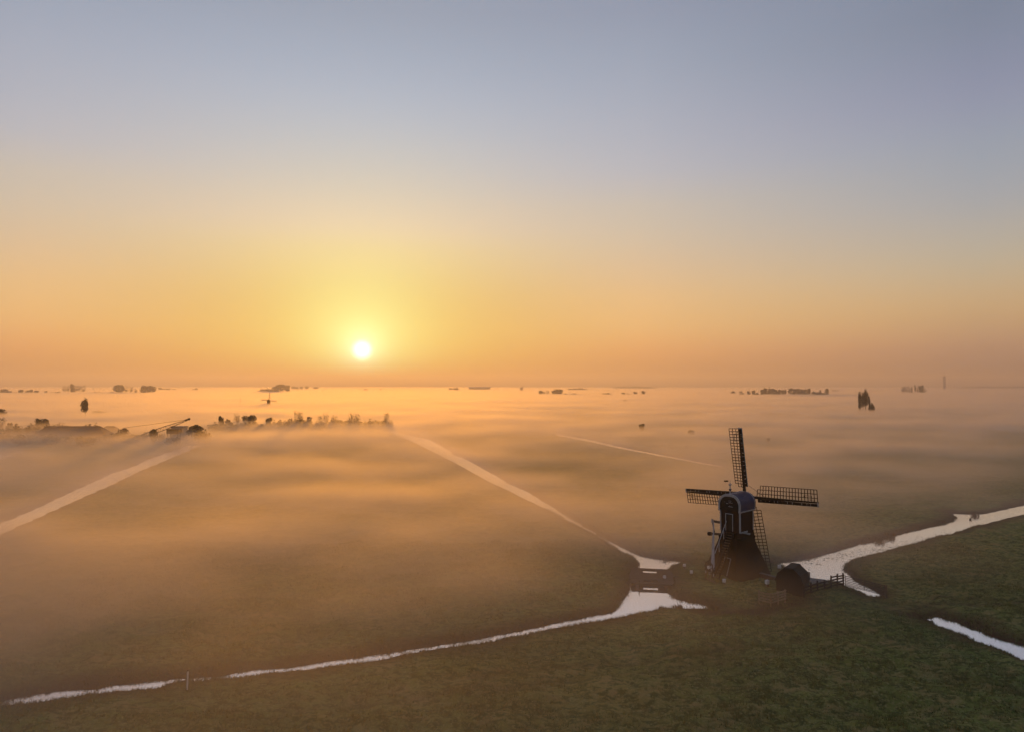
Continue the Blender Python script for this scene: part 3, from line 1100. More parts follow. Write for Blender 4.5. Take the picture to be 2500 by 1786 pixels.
yF, yf0, yf1 = br(1585, 1387.5).y, br(1585, 1391.5).y, br(1585, 1397.5).y
yn1, yn0, yN = br(1585, 1415.3).y, br(1585, 1421.3).y, br(1585, 1425).y
xs0, xs1 = br(1569.5, 1395).x, br(1603, 1395).x
nb = 9
for k in range(nb):                              # deck planks lie along the bridge
    b = MB()
    y0_, y1_ = yn1 + (yf1 - yn1) * k / nb, yn1 + (yf1 - yn1) * (k + .95) / nb
    b.box((bl / 2, (y0_ + y1_) / 2, BZ + random.uniform(-.01, .01)), (bl + 1.0, y1_ - y0_, .08))
    b.build('plank', M['lath'], BR)
for y0_, y1_ in ((yF, yf0), (yn0, yN)):
    b = MB()
    b.box((bl / 2, (y0_ + y1_) / 2, BZ - .02), (bl + .6, abs(y1_ - y0_), .16))
    b.build('edge_beam', M['lath'], BR)
for x0_, x1_ in ((-.4, xs0), (xs1, bl + .5)):
    for y0_, y1_ in ((yf0, yf1), (yn1, yn0)):
        b = MB()
        b.box(((x0_ + x1_) / 2, (y0_ + y1_) / 2, BZ - .01), (x1_ - x0_, abs(y1_ - y0_) + .02, .1))
        b.build('end_panel', M['lath'], BR)
for x_ in (.35, bl - .3):
    b = MB()
    b.box((x_, (yF + yN) / 2, -.35), (.35, abs(yF - yN) - .1, .8))
    b.build('abutment', M['brick'], BR)
for q, (px, py, h) in enumerate(((1560.5, 1387, .45), (1560.5, 1434, .5))):
    g = G(px, py, WATER_Z)
    b = MB()
    b.bar((0, 0, -.5), (0, 0, h + .3), .09)
    tag(b.build('water_pole', M['lath'], None, g), ('thin dark pole in the water behind the bridge', 'thin dark pole in the water in front of the bridge')[q], 'pole', 'thin poles at the bridge')
g = G(1622.5, 1416)
po = empty('round_sign', (g[0], g[1], 0), R(-10), 'pale round board on a short post at the island end of the bridge', 'sign')
b = MB()
b.bar((0, .04, -.1), (0, .04, .3), .06)
b.build('post', M['lath'], po)
b = MB()
b.tube((0, 0, .42), (0, -.05, .43), .2, .2, 18)
b.build('board', M['ring'], po)

# ------------------------------------------------------------------ fences and gate
def fence(label, pts, nposts, hgt, rails, cat='fence', group=None, wob=.0, mat='wood', posth=None):
    P = [Vector(p) for p in pts]
    e = empty('post_and_rail_fence', tuple(P[0]), 0, label, cat, group)
    o = P[0]
    for a_, b_, n_ in zip(P, P[1:], nposts):
        for k in range(n_ + 1):
            q = a_.lerp(b_, k / n_) - o
            b = MB()
            h = (posth or hgt) * random.uniform(.97, 1.12)
            b.bar((q.x, q.y, -.25), (q.x + random.uniform(-wob, wob), q.y, h), .13)
            b.build('post', M[mat], e)
        d_ = (b_ - a_).normalized()
        nrm_ = Vector((d_.y, -d_.x, 0))
        if nrm_.y > 0:
            nrm_ = -nrm_
        for k in range(n_):
            for r in range(rails):
                z = hgt * (.2 + .76 * r / max(rails - 1, 1))
                u, v = a_.lerp(b_, k / n_) - o, a_.lerp(b_, (k + 1) / n_) - o
                b = MB()
                off = nrm_ * (.085 + .004 * (k % 2))
                b.bar(Vector((u.x, u.y, z + random.uniform(-wob, wob))) + off - d_ * .05, Vector((v.x, v.y, z + random.uniform(-wob, wob))) + off + d_ * .05, .04, .15)
                b.build('rail', M[mat], e)
    return e


fence('corner of brown post-and-rail fence standing in grass in front of the shed', [G(1853, 1467.5), G(1882, 1474.5), G(1917, 1464)], (1, 2), 1.05, 4, wob=.01, mat='rail')
fence('low dark post-and-rail fence running from the shed along the water', [G(1962, 1452), G(2029, 1434)], (4,), .9, 3, wob=.03, mat='tar', posth=1.05)
fence('tall broken-looking fence end with thick rails beside the metal gate', [G(2029, 1433), G(2059, 1428)], (2,), 1.2, 4, wob=.05, mat='lath', posth=1.3)
ga, gb = Vector(G(2064, 1430)), Vector(G(2159, 1454.5))
GT = empty('field_gate', tuple(ga), math.atan2(gb.y - ga.y, gb.x - ga.x), 'seven-bar metal field gate standing before the water', 'gate')
gl_ = (gb - ga).length
for k in range(7):
    b = MB()
    z = .12 + 1.0 * (k / 6) ** 1.15
    b.tube((0, 0, z), (gl_, 0, z), .036, .036, 6)
    b.build('bar', M['steel'], GT)
for x in (0, gl_ * .5, gl_):
    b = MB()
    b.tube((x, 0, -.1 if x in (0,) else .1), (x, 0, 1.16), .035, .035, 6)
    b.build('upright', M['steel'], GT)
g = G(2163, 1456)
b = MB()
b.bar((0, 0, -.2), (0, 0, 1.25), .2)
tag(b.build('gate_post', M['wood'], None, g), 'thick dark post standing alone at the right end of the metal gate', 'post')
# pale stake on the dam in the front ditch
g = G(457, 1679)
ST = empty('marker_stake', g, 0, 'thin pale stake with a short crosspiece standing on the ditch dam', 'stake')
b = MB()
b.bar((0, 0, -.2), (.03, 0, 1.25), .09)
b.build('stake', M['bright'], ST)
b = MB()
b.bar((-.06, .02, .35), (-.02, .02, 1.2), .03)
b.build('batten', M['wood'], ST)
b = MB()
b.box((.03, 0, 1.31), (.14, .14, .12))
b.build('cap', M['wood'], ST)

# ------------------------------------------------------------------ trees
def leaf_mesh(name, lobes, n, size, mat, seed, flat=.0):
    """many small leaf-clump faces spread through a set of lobes (centre, radii)"""
    r = np.random.default_rng(seed)
    V, Fc = [], []
    wts = np.array([l[1][0] * l[1][1] * l[1][2] for l in lobes]) ** .7
    wts = wts / wts.sum()
    for k in range(n):
        c, rad = lobes[r.choice(len(lobes), p=wts)]
        d = r.normal(size=3)
        d /= np.linalg.norm(d)
        p = np.array(c) + d * np.array(rad) * (r.uniform(.12, 1.0) ** .55) * r.uniform(.92, 1.06)
        a, b = r.normal(size=3), r.normal(size=3)
        a /= np.linalg.norm(a)
        b -= a * (a @ b)
        b /= np.linalg.norm(b)
        s = size * r.uniform(.5, 1.25)
        m = len(V)
        V += [tuple(p + a * s), tuple(p + b * s * .7), tuple(p - a * s * .8 + b * s * .1), tuple(p - b * s * .7)]
        Fc.append((m, m + 1, m + 2, m + 3))
    me = bpy.data.meshes.new(name)
    me.from_pydata(V, [], Fc)
    me.materials.append(mat)
    return me


def branch_mesh(name, seed, depth, spread, trunk_h, r0, mat, upright=0.0, twig=1.0):
    r = random.Random(seed)
    mb = MB()

    def grow(p, d, ln, rad, lv):
        q = p + d * ln
        mb.tube(p, q, rad, rad * .65, 5 if lv < 2 else 3, cap=False)
        if lv >= depth:
            return
        for k in range(3 if lv else 5):
            ax = Vector((r.gauss(0, 1), r.gauss(0, 1), r.gauss(0, .5)))
            nd = (d + ax.normalized() * spread * r.uniform(.6, 1.2) + Vector((0, 0, upright))).normalized()
            st = p.lerp(q, r.uniform(.55, 1.0) if lv else r.uniform(.8, 1))
            grow(st, nd, ln * r.uniform(.55, .8) * (1 if lv else .8), rad * .55, lv + 1)

    grow(Vector((0, 0, -.03)), Vector((0, 0, 1)), trunk_h, r0, 0)
    me = mb.mesh(name, mat)
    return me


def lobes_round(seed, wide=.5, base=.12):
    r = random.Random(seed)
    out = [((0, 0, .56), (wide * .8, wide * .8, .38))]
    for k in range(7):
        a = r.uniform(0, 6.28)
        q = r.uniform(.3, .6) * wide
        z = r.uniform(base + .2, .82)
        s = r.uniform(.32, .5) * wide
        out.append(((math.cos(a) * q, math.sin(a) * q, z), (s, s, min(s * .8, .98 - z) if z < .95 else s)))
    return out


KINDS = {}
for v in range(4):
    KINDS.setdefault('round', []).append([('trunk', branch_mesh('trunk', 10 + v, 2, .75, .34, .03, M['bark'])), ('crown', leaf_mesh('crown', lobes_round(20 + v), 520, .07, M[('leaf', 'leaf2')[v % 2]], 30 + v))])
for v in range(3):
    KINDS.setdefault('bare', []).append([('trunk', branch_mesh('trunk', 40 + v, 5, .85, .3, .03, M['bark'])), ('crown', leaf_mesh('crown', lobes_round(50 + v, .48, .2), 300, .03, M['leaf2'], 60 + v))])
for v in range(3):
    r = random.Random(70 + v)
    lb = []
    for k in range(9):
        a = r.uniform(0, 6.28)
        q = r.uniform(.0, .27)
        z1 = (1.0 - q * .5) * r.uniform(.86, 1) if k else 1.0
        z0 = r.uniform(.1, .3)
        lb.append(((math.cos(a) * q, math.sin(a) * q, (z0 + z1) / 2), (r.uniform(.13, .2), r.uniform(.13, .2), (z1 - z0) / 2)))
    KINDS.setdefault('poplar', []).append([('trunk', branch_mesh('trunk', 80 + v, 3, .28, .2, .03, M['bark'], .5)), ('crown', leaf_mesh('crown', lb, 950, .05, M['poplar'], 90 + v))])
for v in range(3):
    r = random.Random(100 + v)
    lb = []
    for k in range(8):
        a = r.uniform(0, 6.28)
        q = r.uniform(.1, .36)
        z = r.uniform(.25, .62)
        s = r.uniform(.2, .3)
        lb.append(((math.cos(a) * q, math.sin(a) * q, z), (s * .8, s * .8, min(s * 1.1, .97 - z))))
    KINDS.setdefault('bush', []).append([('stem', branch_mesh('stem', 110 + v, 2, .9, .2, .025, M['bark'])), ('crown', leaf_mesh('crown', lb, 460, .07, M[('leaf2', 'leaf')[v % 2]], 120 + v))])
NAME = {'round': ('tree', 'tree'), 'bare': ('bare_tree', 'tree'), 'poplar': ('poplar_tree', 'tree'), 'bush': ('bush', 'bush')}
tcount = [0]


def tree(kind, px, ytop, wpx, D, label, group=None, deep=1.0):
    v = KINDS[kind][tcount[0] % len(KINDS[kind])]
    tcount[0] += 1
    p = at(px, ytop, D)
    h = p[2]
    w = wpx / F * D
    e = empty(NAME[kind][0], (p[0], D, 0), random.uniform(0, 6.28), label, NAME[kind][1], group)
    k = .95 if kind != 'poplar' else .72
    e.scale = (w / k, w / k * deep, h)
    for nm, me in v:
        link(nm, me, e)
    return e


ORD = ['first', 'second', 'third', 'fourth', 'fifth', 'sixth', 'seventh', 'eighth', 'ninth', 'tenth', 'eleventh', 'twelfth', 'thirteenth', 'fourteenth', 'fifteenth', 'sixteenth', 'seventeenth', 'eighteenth', 'nineteenth', 'twentieth']


def row(items, D, what, where, group, jitter=0.03):
    """a row of trees, left to right: (kind, x, top, width)"""
    for i, (k, x, y, w) in enumerate(items):
        nm = {'round': 'leafy tree', 'bare': 'twiggy tree', 'poplar': 'slender upright tree', 'bush': 'low bush'}[k]
        tree(k, x, y, w, D * (1 + random.uniform(-jitter, jitter)), f'{what} {nm}, {ORD[i]} from left {where}', group)


# far left horizon
row([('round', 0, 953, 10), ('round', 13, 948, 20), ('round', 25, 953, 10), ('bush', 37, 954, 11), ('round', 51, 949.5, 13), ('round', 66, 951.5, 12), ('round', 76, 949.5, 10), ('round', 89, 951, 13), ('round', 112, 953, 8),
     ('bush', 128, 954, 10), ('bush', 142, 953, 14)], 1650, 'small hazy', 'along the far left horizon', 'small trees on the far left horizon')
row([('bare', 158, 939, 15), ('bare', 167, 936, 15), ('round', 177, 935, 15), ('bare', 186, 937, 14), ('bare', 194, 935.5, 16), ('bare', 203, 938, 15)], 1750, 'tall hazy', 'in the open clump on the left horizon', 'tall open clump on the left horizon')
row([('bush', 227, 954, 14), ('bush', 241, 953.5, 11), ('bush', 272, 954, 18), ('round', 284, 937.5, 20), ('round', 295, 937, 20), ('bare', 308, 940, 16), ('bare', 320, 940.5, 16), ('bare', 331, 945, 12), ('round', 350, 939, 18), ('round', 361, 939.5, 20), ('round', 373, 939.5, 20), ('bush', 270, 955.5, 22)],
    1700, 'dark hazy', 'in the two dense clumps left of the sun', 'dense clumps on the horizon left of the sun')
row([('round', 392, 945, 12), ('bush', 401, 946, 16), ('bush', 412, 945, 12), ('bush', 424, 947, 14), ('bush', 472, 947.5, 10), ('round', 479, 946.5, 9)], 2700, 'very pale', 'in the faint row beyond the left clumps', 'faint trees beyond the left clumps')
# low wood over the far mill
row([('bush', 634, 950, 18), ('bush', 645, 946, 24), ('bush', 657, 945, 24), ('round', 673, 941, 18), ('round', 680, 935, 18), ('round', 689, 936, 18), ('round', 702, 938.5, 16), ('bush', 669, 946, 26)], 2000, 'hazy orange-brown', 'in the low wood above the far mill', 'low wood above the far mill')
row([('round', 716, 941, 14), ('round', 725, 943, 10), ('round', 735, 942, 12), ('round', 749, 941.5, 12), ('round', 771, 942.5, 15)], 3200, 'very pale', 'trailing right of the low wood', 'pale trees right of the low wood')
row([('bush', 893, 947, 16), ('round', 929, 948, 6), ('bush', 956, 956.5, 7), ('bush', 1100, 944, 14), ('bush', 1113, 943, 18)], 2600, 'faint', 'on the bright horizon under the sun', 'faint bushes under the sun')
# middle horizon
row([('round', 1320, 952, 14), ('bare', 1328, 951.5, 12), ('bare', 1337, 950.5, 13), ('round', 1352, 951, 13), ('round', 1361, 948.5, 15), ('round', 1369, 948.5, 14), ('bush', 1380, 958, 16), ('bush', 1401, 957.5, 14)], 1550, 'brown hazy', 'in the group on the middle horizon', 'group of trees on the middle horizon')
row([('bush', 1476, 957, 12), ('bush', 1484, 956, 14), ('bush', 1491, 959, 10), ('round', 1522, 957, 10), ('bush', 1536, 958, 18), ('round', 1551, 955, 11), ('round', 1571, 952, 13)], 1500, 'brown hazy', 'in the broken row right of the middle', 'broken row of trees right of the middle')
tree('bare', 1527, 973.5, 15, 850, 'bare twiggy tree rising alone from the fog below the broken row', 'lone trees in the fog')
tree('bush', 1559, 981, 10, 780, 'tip of a small bush just showing above the fog', 'lone trees in the fog')
row([('bush', 1653, 958.5, 8), ('bush', 1694, 957.5, 14), ('bush', 1707, 955.5, 14), ('bush', 1718, 958, 14), ('bush', 1790, 951, 14), ('bush', 1808, 951, 8)], 1700, 'pale', 'in the thin row left of the right-hand wood', 'thin row left of the right-hand wood')
# right-hand wood
row([('bush', 1812, 957, 14), ('round', 1828, 953, 10), ('round', 1840, 951, 10), ('bush', 1849, 955.5, 12), ('round', 1862, 949, 13), ('round', 1870, 945.5, 16), ('poplar', 1878, 943, 6), ('round', 1884, 945.5, 17), ('round', 1893, 948, 13), ('round', 1902, 949, 13), ('round', 1911, 950, 11), ('poplar', 1917, 947.5, 6)],
    1420, 'dark hazy', 'in the left half of the right-hand wood', 'right-hand wood on the horizon')
row([('round', 1929, 945.5, 15), ('round', 1939, 947, 13), ('round', 1947, 946.5, 12), ('round', 1955, 947, 13), ('round', 1964, 948.5, 12), ('round', 1974, 946.5, 14), ('bush', 1986, 951, 14), ('bush', 1996, 951.5, 14), ('poplar', 2003, 950, 6), ('bush', 2010, 954.5, 14), ('round', 2019, 946.5, 11)],
    1420, 'dark hazy', 'in the right half of the right-hand wood', 'right-hand wood on the horizon')
row([('bush', 2035, 949.5, 10), ('bush', 2043, 950, 10), ('bush', 2126, 952, 14), ('bush', 2137, 951.5, 13), ('bush', 2149, 953, 16)], 2300, 'very pale', 'behind the three poplars on the right', 'pale bushes behind the poplars')
row([('bare', 2204, 940, 14), ('bare', 2212, 938, 16), ('bare', 2220, 940, 14), ('poplar', 2226, 941, 4), ('poplar', 2233.5, 936.5, 5), ('bare', 2240, 938.5, 14), ('round', 2248, 938.5, 14), ('bare', 2257, 941, 14)], 1650, 'grey hazy', 'in the clump left of the tall tower', 'clump of trees left of the tower')
# dark poplars on the right
tree('poplar', 2097.5, 950, 12, 545, 'dark poplar standing apart, left of the pair in the fog', 'poplars in the fog on the right')
tree('poplar', 2107, 950.5, 11, 560, 'paler poplar squeezed between two darker ones in the fog', 'poplars in the fog on the right')
tree('poplar', 2113, 944.5, 14, 540, 'tallest dark poplar of the group in the fog on the right', 'poplars in the fog on the right')
tree('poplar', 2121.5, 962.5, 6, 538, 'small slim poplar right of the tallest one', 'poplars in the fog on the right')
tree('bush', 2127, 975, 16, 535, 'dark rounded bush at the foot of the poplars')
# lone poplar on the left and pale trees around it
tree('poplar', 209, 967, 20, 450, 'dark ragged poplar rising alone out of the fog on the left')
tree('round', 240, 1002, 34, 500, 'pale broad tree lost in fog right of the lone left poplar', 'pale trees round the lone poplar')
tree('round', 273, 1013, 22, 520, 'faint small tree lost in fog, farther right of the lone left poplar', 'pale trees round the lone poplar')
tree('bush', 55, 997, 8, 520, 'tiny faint bush tip in the fog left of the poplar', 'pale trees round the lone poplar')
tree('round', 3, 995, 30, 430, 'dark tree top poking out of the fog at the left edge')
# trees by the farm
row([('bare', 2, 1011, 26), ('bush', 28, 1023, 36), ('bush', 48, 1036, 40)], 292, 'dark', 'at the left edge beside the barn', 'trees at the left edge by the barn')
row([('bush', 84, 1022, 26), ('round', 96, 1018, 20), ('round', 110, 1016.5, 24), ('bush', 127, 1023, 26), ('bush', 150, 1023, 20)], 300, 'dark green', 'in the clump behind the barn', 'clump of trees behind the barn')
row([('bush', 284, 1044, 28), ('round', 300, 1041, 26), ('bush', 326, 1054, 26), ('bush', 347, 1051, 34), ('round', 376, 1044, 24), ('bush', 394, 1053, 20), ('round', 470, 1034, 36), ('round', 486, 1035, 38), ('bush', 500, 1046, 28)], 262, 'brown', 'in the yard planting round the crane', 'bushes round the crane yard')
row([('bush', 12, 1052, 60), ('bush', 60, 1050, 60), ('bush', 110, 1052, 60), ('bush', 165, 1055, 56), ('bush', 215, 1056, 56), ('bush', 258, 1055, 44), ('bush', 310, 1060, 40), ('bush', 420, 1059, 44)], 252, 'fogged brown', 'in the hedge before the barn', 'hedge in front of the barn')
# row of trees under the sun
row([('bush', 532, 1032, 40), ('round', 540, 1012.5, 16), ('bush', 558, 1013, 20), ('bare', 579, 1000.5, 22), ('round', 602, 1010, 24), ('round', 615, 1009.5, 22), ('bush', 600, 1026, 60), ('round', 656, 1016, 18)], 338, 'brown hazy', 'in the group left of the sunlit row', 'tree row in the fog below the sun')
row([('bush', 690, 1016, 26), ('bush', 712, 1014, 30), ('bare', 724, 999, 18), ('bare', 735, 997, 20), ('bush', 756, 1006.5, 22), ('bush', 735, 1014, 50), ('bare', 779, 1009, 20), ('bare', 796, 1000.5, 20), ('bare', 815, 1010, 24), ('bush', 806, 1016, 56)], 340, 'brown', 'in the middle of the sunlit row', 'tree row in the fog below the sun')
row([('bare', 866, 999.5, 36), ('bush', 866, 1018, 44), ('bare', 942, 1000.5, 20), ('bush', 940, 1022, 44)], 338, 'orange', 'at the right end of the sunlit row', 'tree row in the fog below the sun')
row([('bush', x, 1019 + 9 * random.random(), random.uniform(24, 40)) for x in range(520, 705, 17)], 330, 'fog-hidden', 'in the hedge below the left tree group', 'hedge in the fog below the sun')
row([('bush', x, 1015 + 11 * random.random(), random.uniform(24, 40)) for x in range(706, 965, 20)], 334, 'fog-hidden', 'in the hedge below the sunlit row', 'hedge in the fog below the sun')
row([('bush', x, 1024 + 14 * random.random(), random.uniform(26, 44)) for x in range(6, 250, 19)], 282, 'fog-hidden', 'in the dark mass behind the barn', 'dark mass of bushes behind the barn')
# single bushes in the misty fields on the right
tree('round', 1566, 1032, 18, 322, 'round bush in the misty field left of the upper sail', 'single round bushes in the misty field')
tree('round', 1688, 1047, 20, 292, 'round bush in the misty field just left of the upper sail tip', 'single round bushes in the misty field')
tree('bush', 1653, 1046, 6, 330, 'tiny bush between the two round bushes in the misty field', 'single round bushes in the misty field')
tree('round', 1875, 1068, 11, 262, 'thin pale bush in the mist right of the upper sail', 'single round bushes in the misty field')


def treeline(name, label, x0, x1, y0, D, wob, seed):
    """one far-off wood that reads as a single strip"""
    r = random.Random(seed)
    lobes = []
    a, b = at(x0, y0, D), at(x1, y0, D)
    n = max(6, int((b[0] - a[0]) / 28))
    for k in range(n):
        t = (k + .5) / n
        h = a[2] * (1 - abs(2 * t - 1) ** 4 * .5) * r.uniform(1 - wob, 1)
        lobes.append(((a[0] + (b[0] - a[0]) * t, D + r.uniform(-25, 25), h * .5), ((b[0] - a[0]) / n * .9, 14, h * .5)))
    o = link(name, leaf_mesh(name, lobes, n * 70, 4.5, M['leaf'], seed))
    return tag(o, label, kind='stuff')


treeline('far_woods', 'thin far-off line of woods fading on the right horizon', 2330, 2620, 942, 4600, .35, 3)
treeline('far_woods', 'pale far-off strip of trees on the middle horizon', 1388, 1430, 947, 2900, .2, 4)
treeline('far_woods', 'very pale far-off strip of woods above the middle horizon', 1500, 1600, 942, 4500, .25, 5)

# ------------------------------------------------------------------ far buildings
D_ = 3000
a, b = at(1145, 943.5, D_), at(1197, 943.5, D_)
GH = empty('long_building', ((a[0] + b[0]) / 2, D_, 0), 0, 'long low block of a building on the hazy horizon right of the sun', 'building')
w, h = b[0] - a[0], a[2]
m = MB()
m.box((0, 0, h / 2 - 1.5), (w, 30, h - 3))
m.build('wall', M['concrete'], GH)
m = MB()
m.prism([(-15.5, h - 3), (0, h), (15.5, h - 3)], (-w / 2, 0, 0), (0, 1, 0), (0, 0, 1), (1, 0, 0), w)
m.build('roof', M['slate'], GH)
for k in range(10):
    m = MB()
    m.box((-w / 2 + (k + .5) * w / 10, -15.05, h * .45), (w / 16, .3, h * .3))
    m.build('window', M['steel'], GH)
D_ = 2600
a = at(1273, 943, D_)
SI = empty('silo', (a[0], D_, 0), 0, 'small upright silo alone on the horizon between building and trees', 'silo')
m = MB()
m.tube((-1.5, 0, 0), (-1.5, 0, a[2] - 3), 3.2, 3.2, 12)
m.build('cylinder_wall', M['concrete'], SI)
m = MB()
m.tube((3.5, 0, 0), (3.5, 0, a[2] - 1), 2.2, 2.2, 12)
m.build('cylinder_wall', M['concrete'], SI)
m = MB()
m.tube((3.5, 0, a[2] - 1), (3.5, 0, a[2] + 1), 2.3, .3, 12)
m.build('roof', M['steel'], SI)
D_ = 3300
a, tp = at(2305.5, 918.5, D_), at(2305.5, 904, D_)
TW = empty('tall_tower', (a[0], D_, 0), R(20), 'tall square tower with an antenna mast, faint on the right horizon', 'tower')
wt_ = 6.4 / F * D_ * .66
m = MB()
m.box((0, 0, a[2] / 2 - 2), (wt_, wt_, a[2] - 4))
m.build('shaft', M['concrete'], TW)
m = MB()
m.box((0, 0, a[2] - 2), (wt_ + 1.2, wt_ + 1.2, 4))
m.build('top_storey', M['slate'], TW)
m = MB()
m.tube((0, 0, a[2]), (0, 0, tp[2]), .9, .25, 6)
m.build('antenna', M['steel'], TW)
for sgn in (-1, 1):
    for k in range(9):
        m = MB()
        m.box((sgn * wt_ * .22, -wt_ / 2 - .1, 8 + k * (a[2] - 14) / 9), (wt_ * .22, .25, 2.6))
        m.build('window', M['slate'], TW)
for px, y0, D_, lab in ((586.5, 969, 640, 'thin pole rising from the fog left of the far mill'),):
    a = at(px, y0, D_)
    m = MB()
    m.tube((0, 0, 0), (0, 0, a[2]), .16, .1, 6)
    tag(m.build('pole', M['wood'], None, (a[0], D_, 0)), lab, 'pole')

# far mill, sails above the fog
D_ = 660
hb = at(656, 977, D_)
FM = empty('far_windmill', (hb[0] - 1.0, D_ + 2.5, 0), R(24), 'tiny far windmill with only cap and cross of sails above the fog', 'windmill')
m = MB()
for z0, z1, h0, h1 in ((0, 4.2, 2.8, 1.45), (4.2, 6.6, 1.35, 1.35)):
    lo, hi = square_ring(h0, z0, .3 if z0 == 0 else 0), square_ring(h1, z1, .3 if z0 == 0 else 0)
    m.add(lo + hi, [(0, 1, 5, 4), (1, 2, 6, 5), (2, 3, 7, 6), (3, 0, 4, 7), (4, 5, 6, 7)])
m.build('body', M['thatch'], FM)
m = MB()
cp = [(math.cos(math.pi * k / 10) * 1.6, 6.5 + math.sin(math.pi * k / 10) * 1.9) for k in range(11)]
m.prism(cp, (0, -2.2, 0), (1, 0, 0), (0, 0, 1), (0, 1, 0), 4.4)
m.build('cap', M['thatch'], FM)
hz = hb[2] + .1
for k, rr in enumerate((7.6, 7.2, 7.4, 7.2)):
    a_ = k * math.pi / 2 + R(4)
    u, v = Vector((math.sin(a_), 0, math.cos(a_))), Vector((math.cos(a_), 0, -math.sin(a_)))
    o = Vector((0, -2.9, hz))
    m = MB()
    m.bar(o, o + u * rr, .42, .3, up=(0, 1, 0))
    s = m.build('sail', M['tar'], FM)
    m = MB()
    for q in range(12):
        p = o + u * (1.6 + q * (rr - 1.7) / 11)
        m.bar(p, p + v * 1.35, .05, up=(0, 1, 0))
    for q in (.7, 1.35):
        m.bar(o + u * 1.6 + v * q, o + u * rr + v * q, .06, up=(0, 1, 0))
    tag(m.build('lattice', M['lath'], s), kind='stuff')

# ------------------------------------------------------------------ farm on the left
D_ = 266


def gabled(name, label, x0, x1, yr, D, depth, eave, mat_r='tile', mat_w='brick', hip=.35):
    a, b = at(x0, yr, D), at(x1, yr, D)
    w, h = b[0] - a[0], a[2]
    e = empty(name, ((a[0] + b[0]) / 2, D, 0), R(4), label, 'barn' if 'barn' in name else 'shed')
    m = MB()
    g_ = h - eave
    m.box((0, 0, eave / 2), (w + 2 * hip * g_ * 1.8, depth, eave))
    wall = m.build('wall', M[mat_w], e)
    m = MB()
    ex = hip * g_ * 1.9 + .25
    P = [(-w / 2 - ex, -depth / 2 - .4, eave - .1), (w / 2 + ex, -depth / 2 - .4, eave - .1), (w / 2 + ex, depth / 2 + .4, eave - .1), (-w / 2 - ex, depth / 2 + .4, eave - .1), (-w / 2, 0, h), (w / 2, 0, h)]
    m.add(P, [(0, 1, 5, 4), (2, 3, 4, 5), (1, 2, 5), (3, 0, 4), (3, 2, 1, 0)])
    m.build('roof', M[mat_r], e)
    m = MB()
    m.box((0, -depth / 2 - .05, eave * .42), (min(3, w * .3), .12, eave * .8))
    m.build('door', M['tar'], e)
    for s in (-1, 1):
        m = MB()
        m.box((s * w * .33, -depth / 2 - .04, eave * .55), (1.2, .1, .9))
        m.build('window', M['steel'], wall)
    return e


gabled('barn', 'long low barn with a sloping-ended roof fogged at the left', 118, 242, 1039, 268, 9, 2.4, hip=.55)
gabled('small_shed', 'small pitched-roof shed in the fog between barn and crane', 259, 279, 1039, 292, 5, 3.2, mat_w='wood')
a, b = at(423, 1040.5, 276), at(453, 1040.5, 276)
e = empty('flat_roofed_shed', ((a[0] + b[0]) / 2, 276, 0), R(3), 'pale flat-roofed shed in the fog under the crane boom tip', 'shed')
m = MB()
m.box((0, 0, a[2] / 2), (b[0] - a[0], 4, a[2]))
m.build('wall', M['concrete'], e)
m = MB()
m.box((0, 0, a[2] + .08), (b[0] - a[0] + .4, 4.4, .18))
m.build('roof', M['grey'], e)
m = MB()
m.box((.6, -2.03, 1.1), (1, .1, 2.1))
m.build('door', M['tar'], e)
a, b = at(410, 1046, 266), at(440, 1046, 266)
e = empty('hopper', ((a[0] + b[0]) / 2, 266, 0), R(-3), 'dark boxy hopper on legs in front of the pale flat shed', 'hopper')
m = MB()
w = b[0] - a[0]
m.box((0, 0, a[2] - .9), (w, 2.4, 1.8))
m.build('bin', M['tar'], e)
for x in (-1, 1):
    for y in (-1, 1):
        m = MB()
        m.bar((x * w * .42, y, 0), (x * w * .42, y, a[2] - 1.8), .2)
        m.build('leg', M['steel'], e)

# old dragline crane
D_ = 264
cb = at(322, 1056, D_)
CR = empty('dragline_crane', (cb[0], D_, 0), 0, 'old lattice-boom crane reaching right out of the fogged farmyard', 'crane')
for s in (-1, 1):
    m = MB()
    m.box((0, s * 1.2, .45), (3.6, .6, .9))
    m.build('track', M['tar'], CR)
m = MB()
m.box((-.6, 0, 1.9), (3.8, 2.4, 1.7))
m.box((.9, -.7, 2.2), (1.0, .9, 1.9))
m.build('cab', M['lath'], CR)
tipw = at(455, 1025, D_)
tip = Vector((tipw[0] - cb[0], 0, tipw[2]))
foot = Vector((1.2, 0, 1.4))
gan = at(303, 1043.5, D_)
gv = Vector((gan[0] - cb[0], 0, gan[2]))
m = MB()
for y in (-.7, .7):
    m.bar((-1.8, y, 2.6), gv + Vector((0, y * .6, 0)), .14)
    m.bar((-.2, y, 2.6), gv + Vector((0, y * .6, 0)), .14)
m.build('gantry', M['lath'], CR)
d_ = (tip - foot).normalized()
nn = Vector((-d_.z, 0, d_.x))
lnB = (tip - foot).length
m = MB()


def bw(t):
    return .18 + .5 * min(1, t / .18, (1 - t) / .45)


def bpt(t, s, y):
    return foot + d_ * lnB * t + nn * bw(t) * s + Vector((0, y * bw(t), 0))


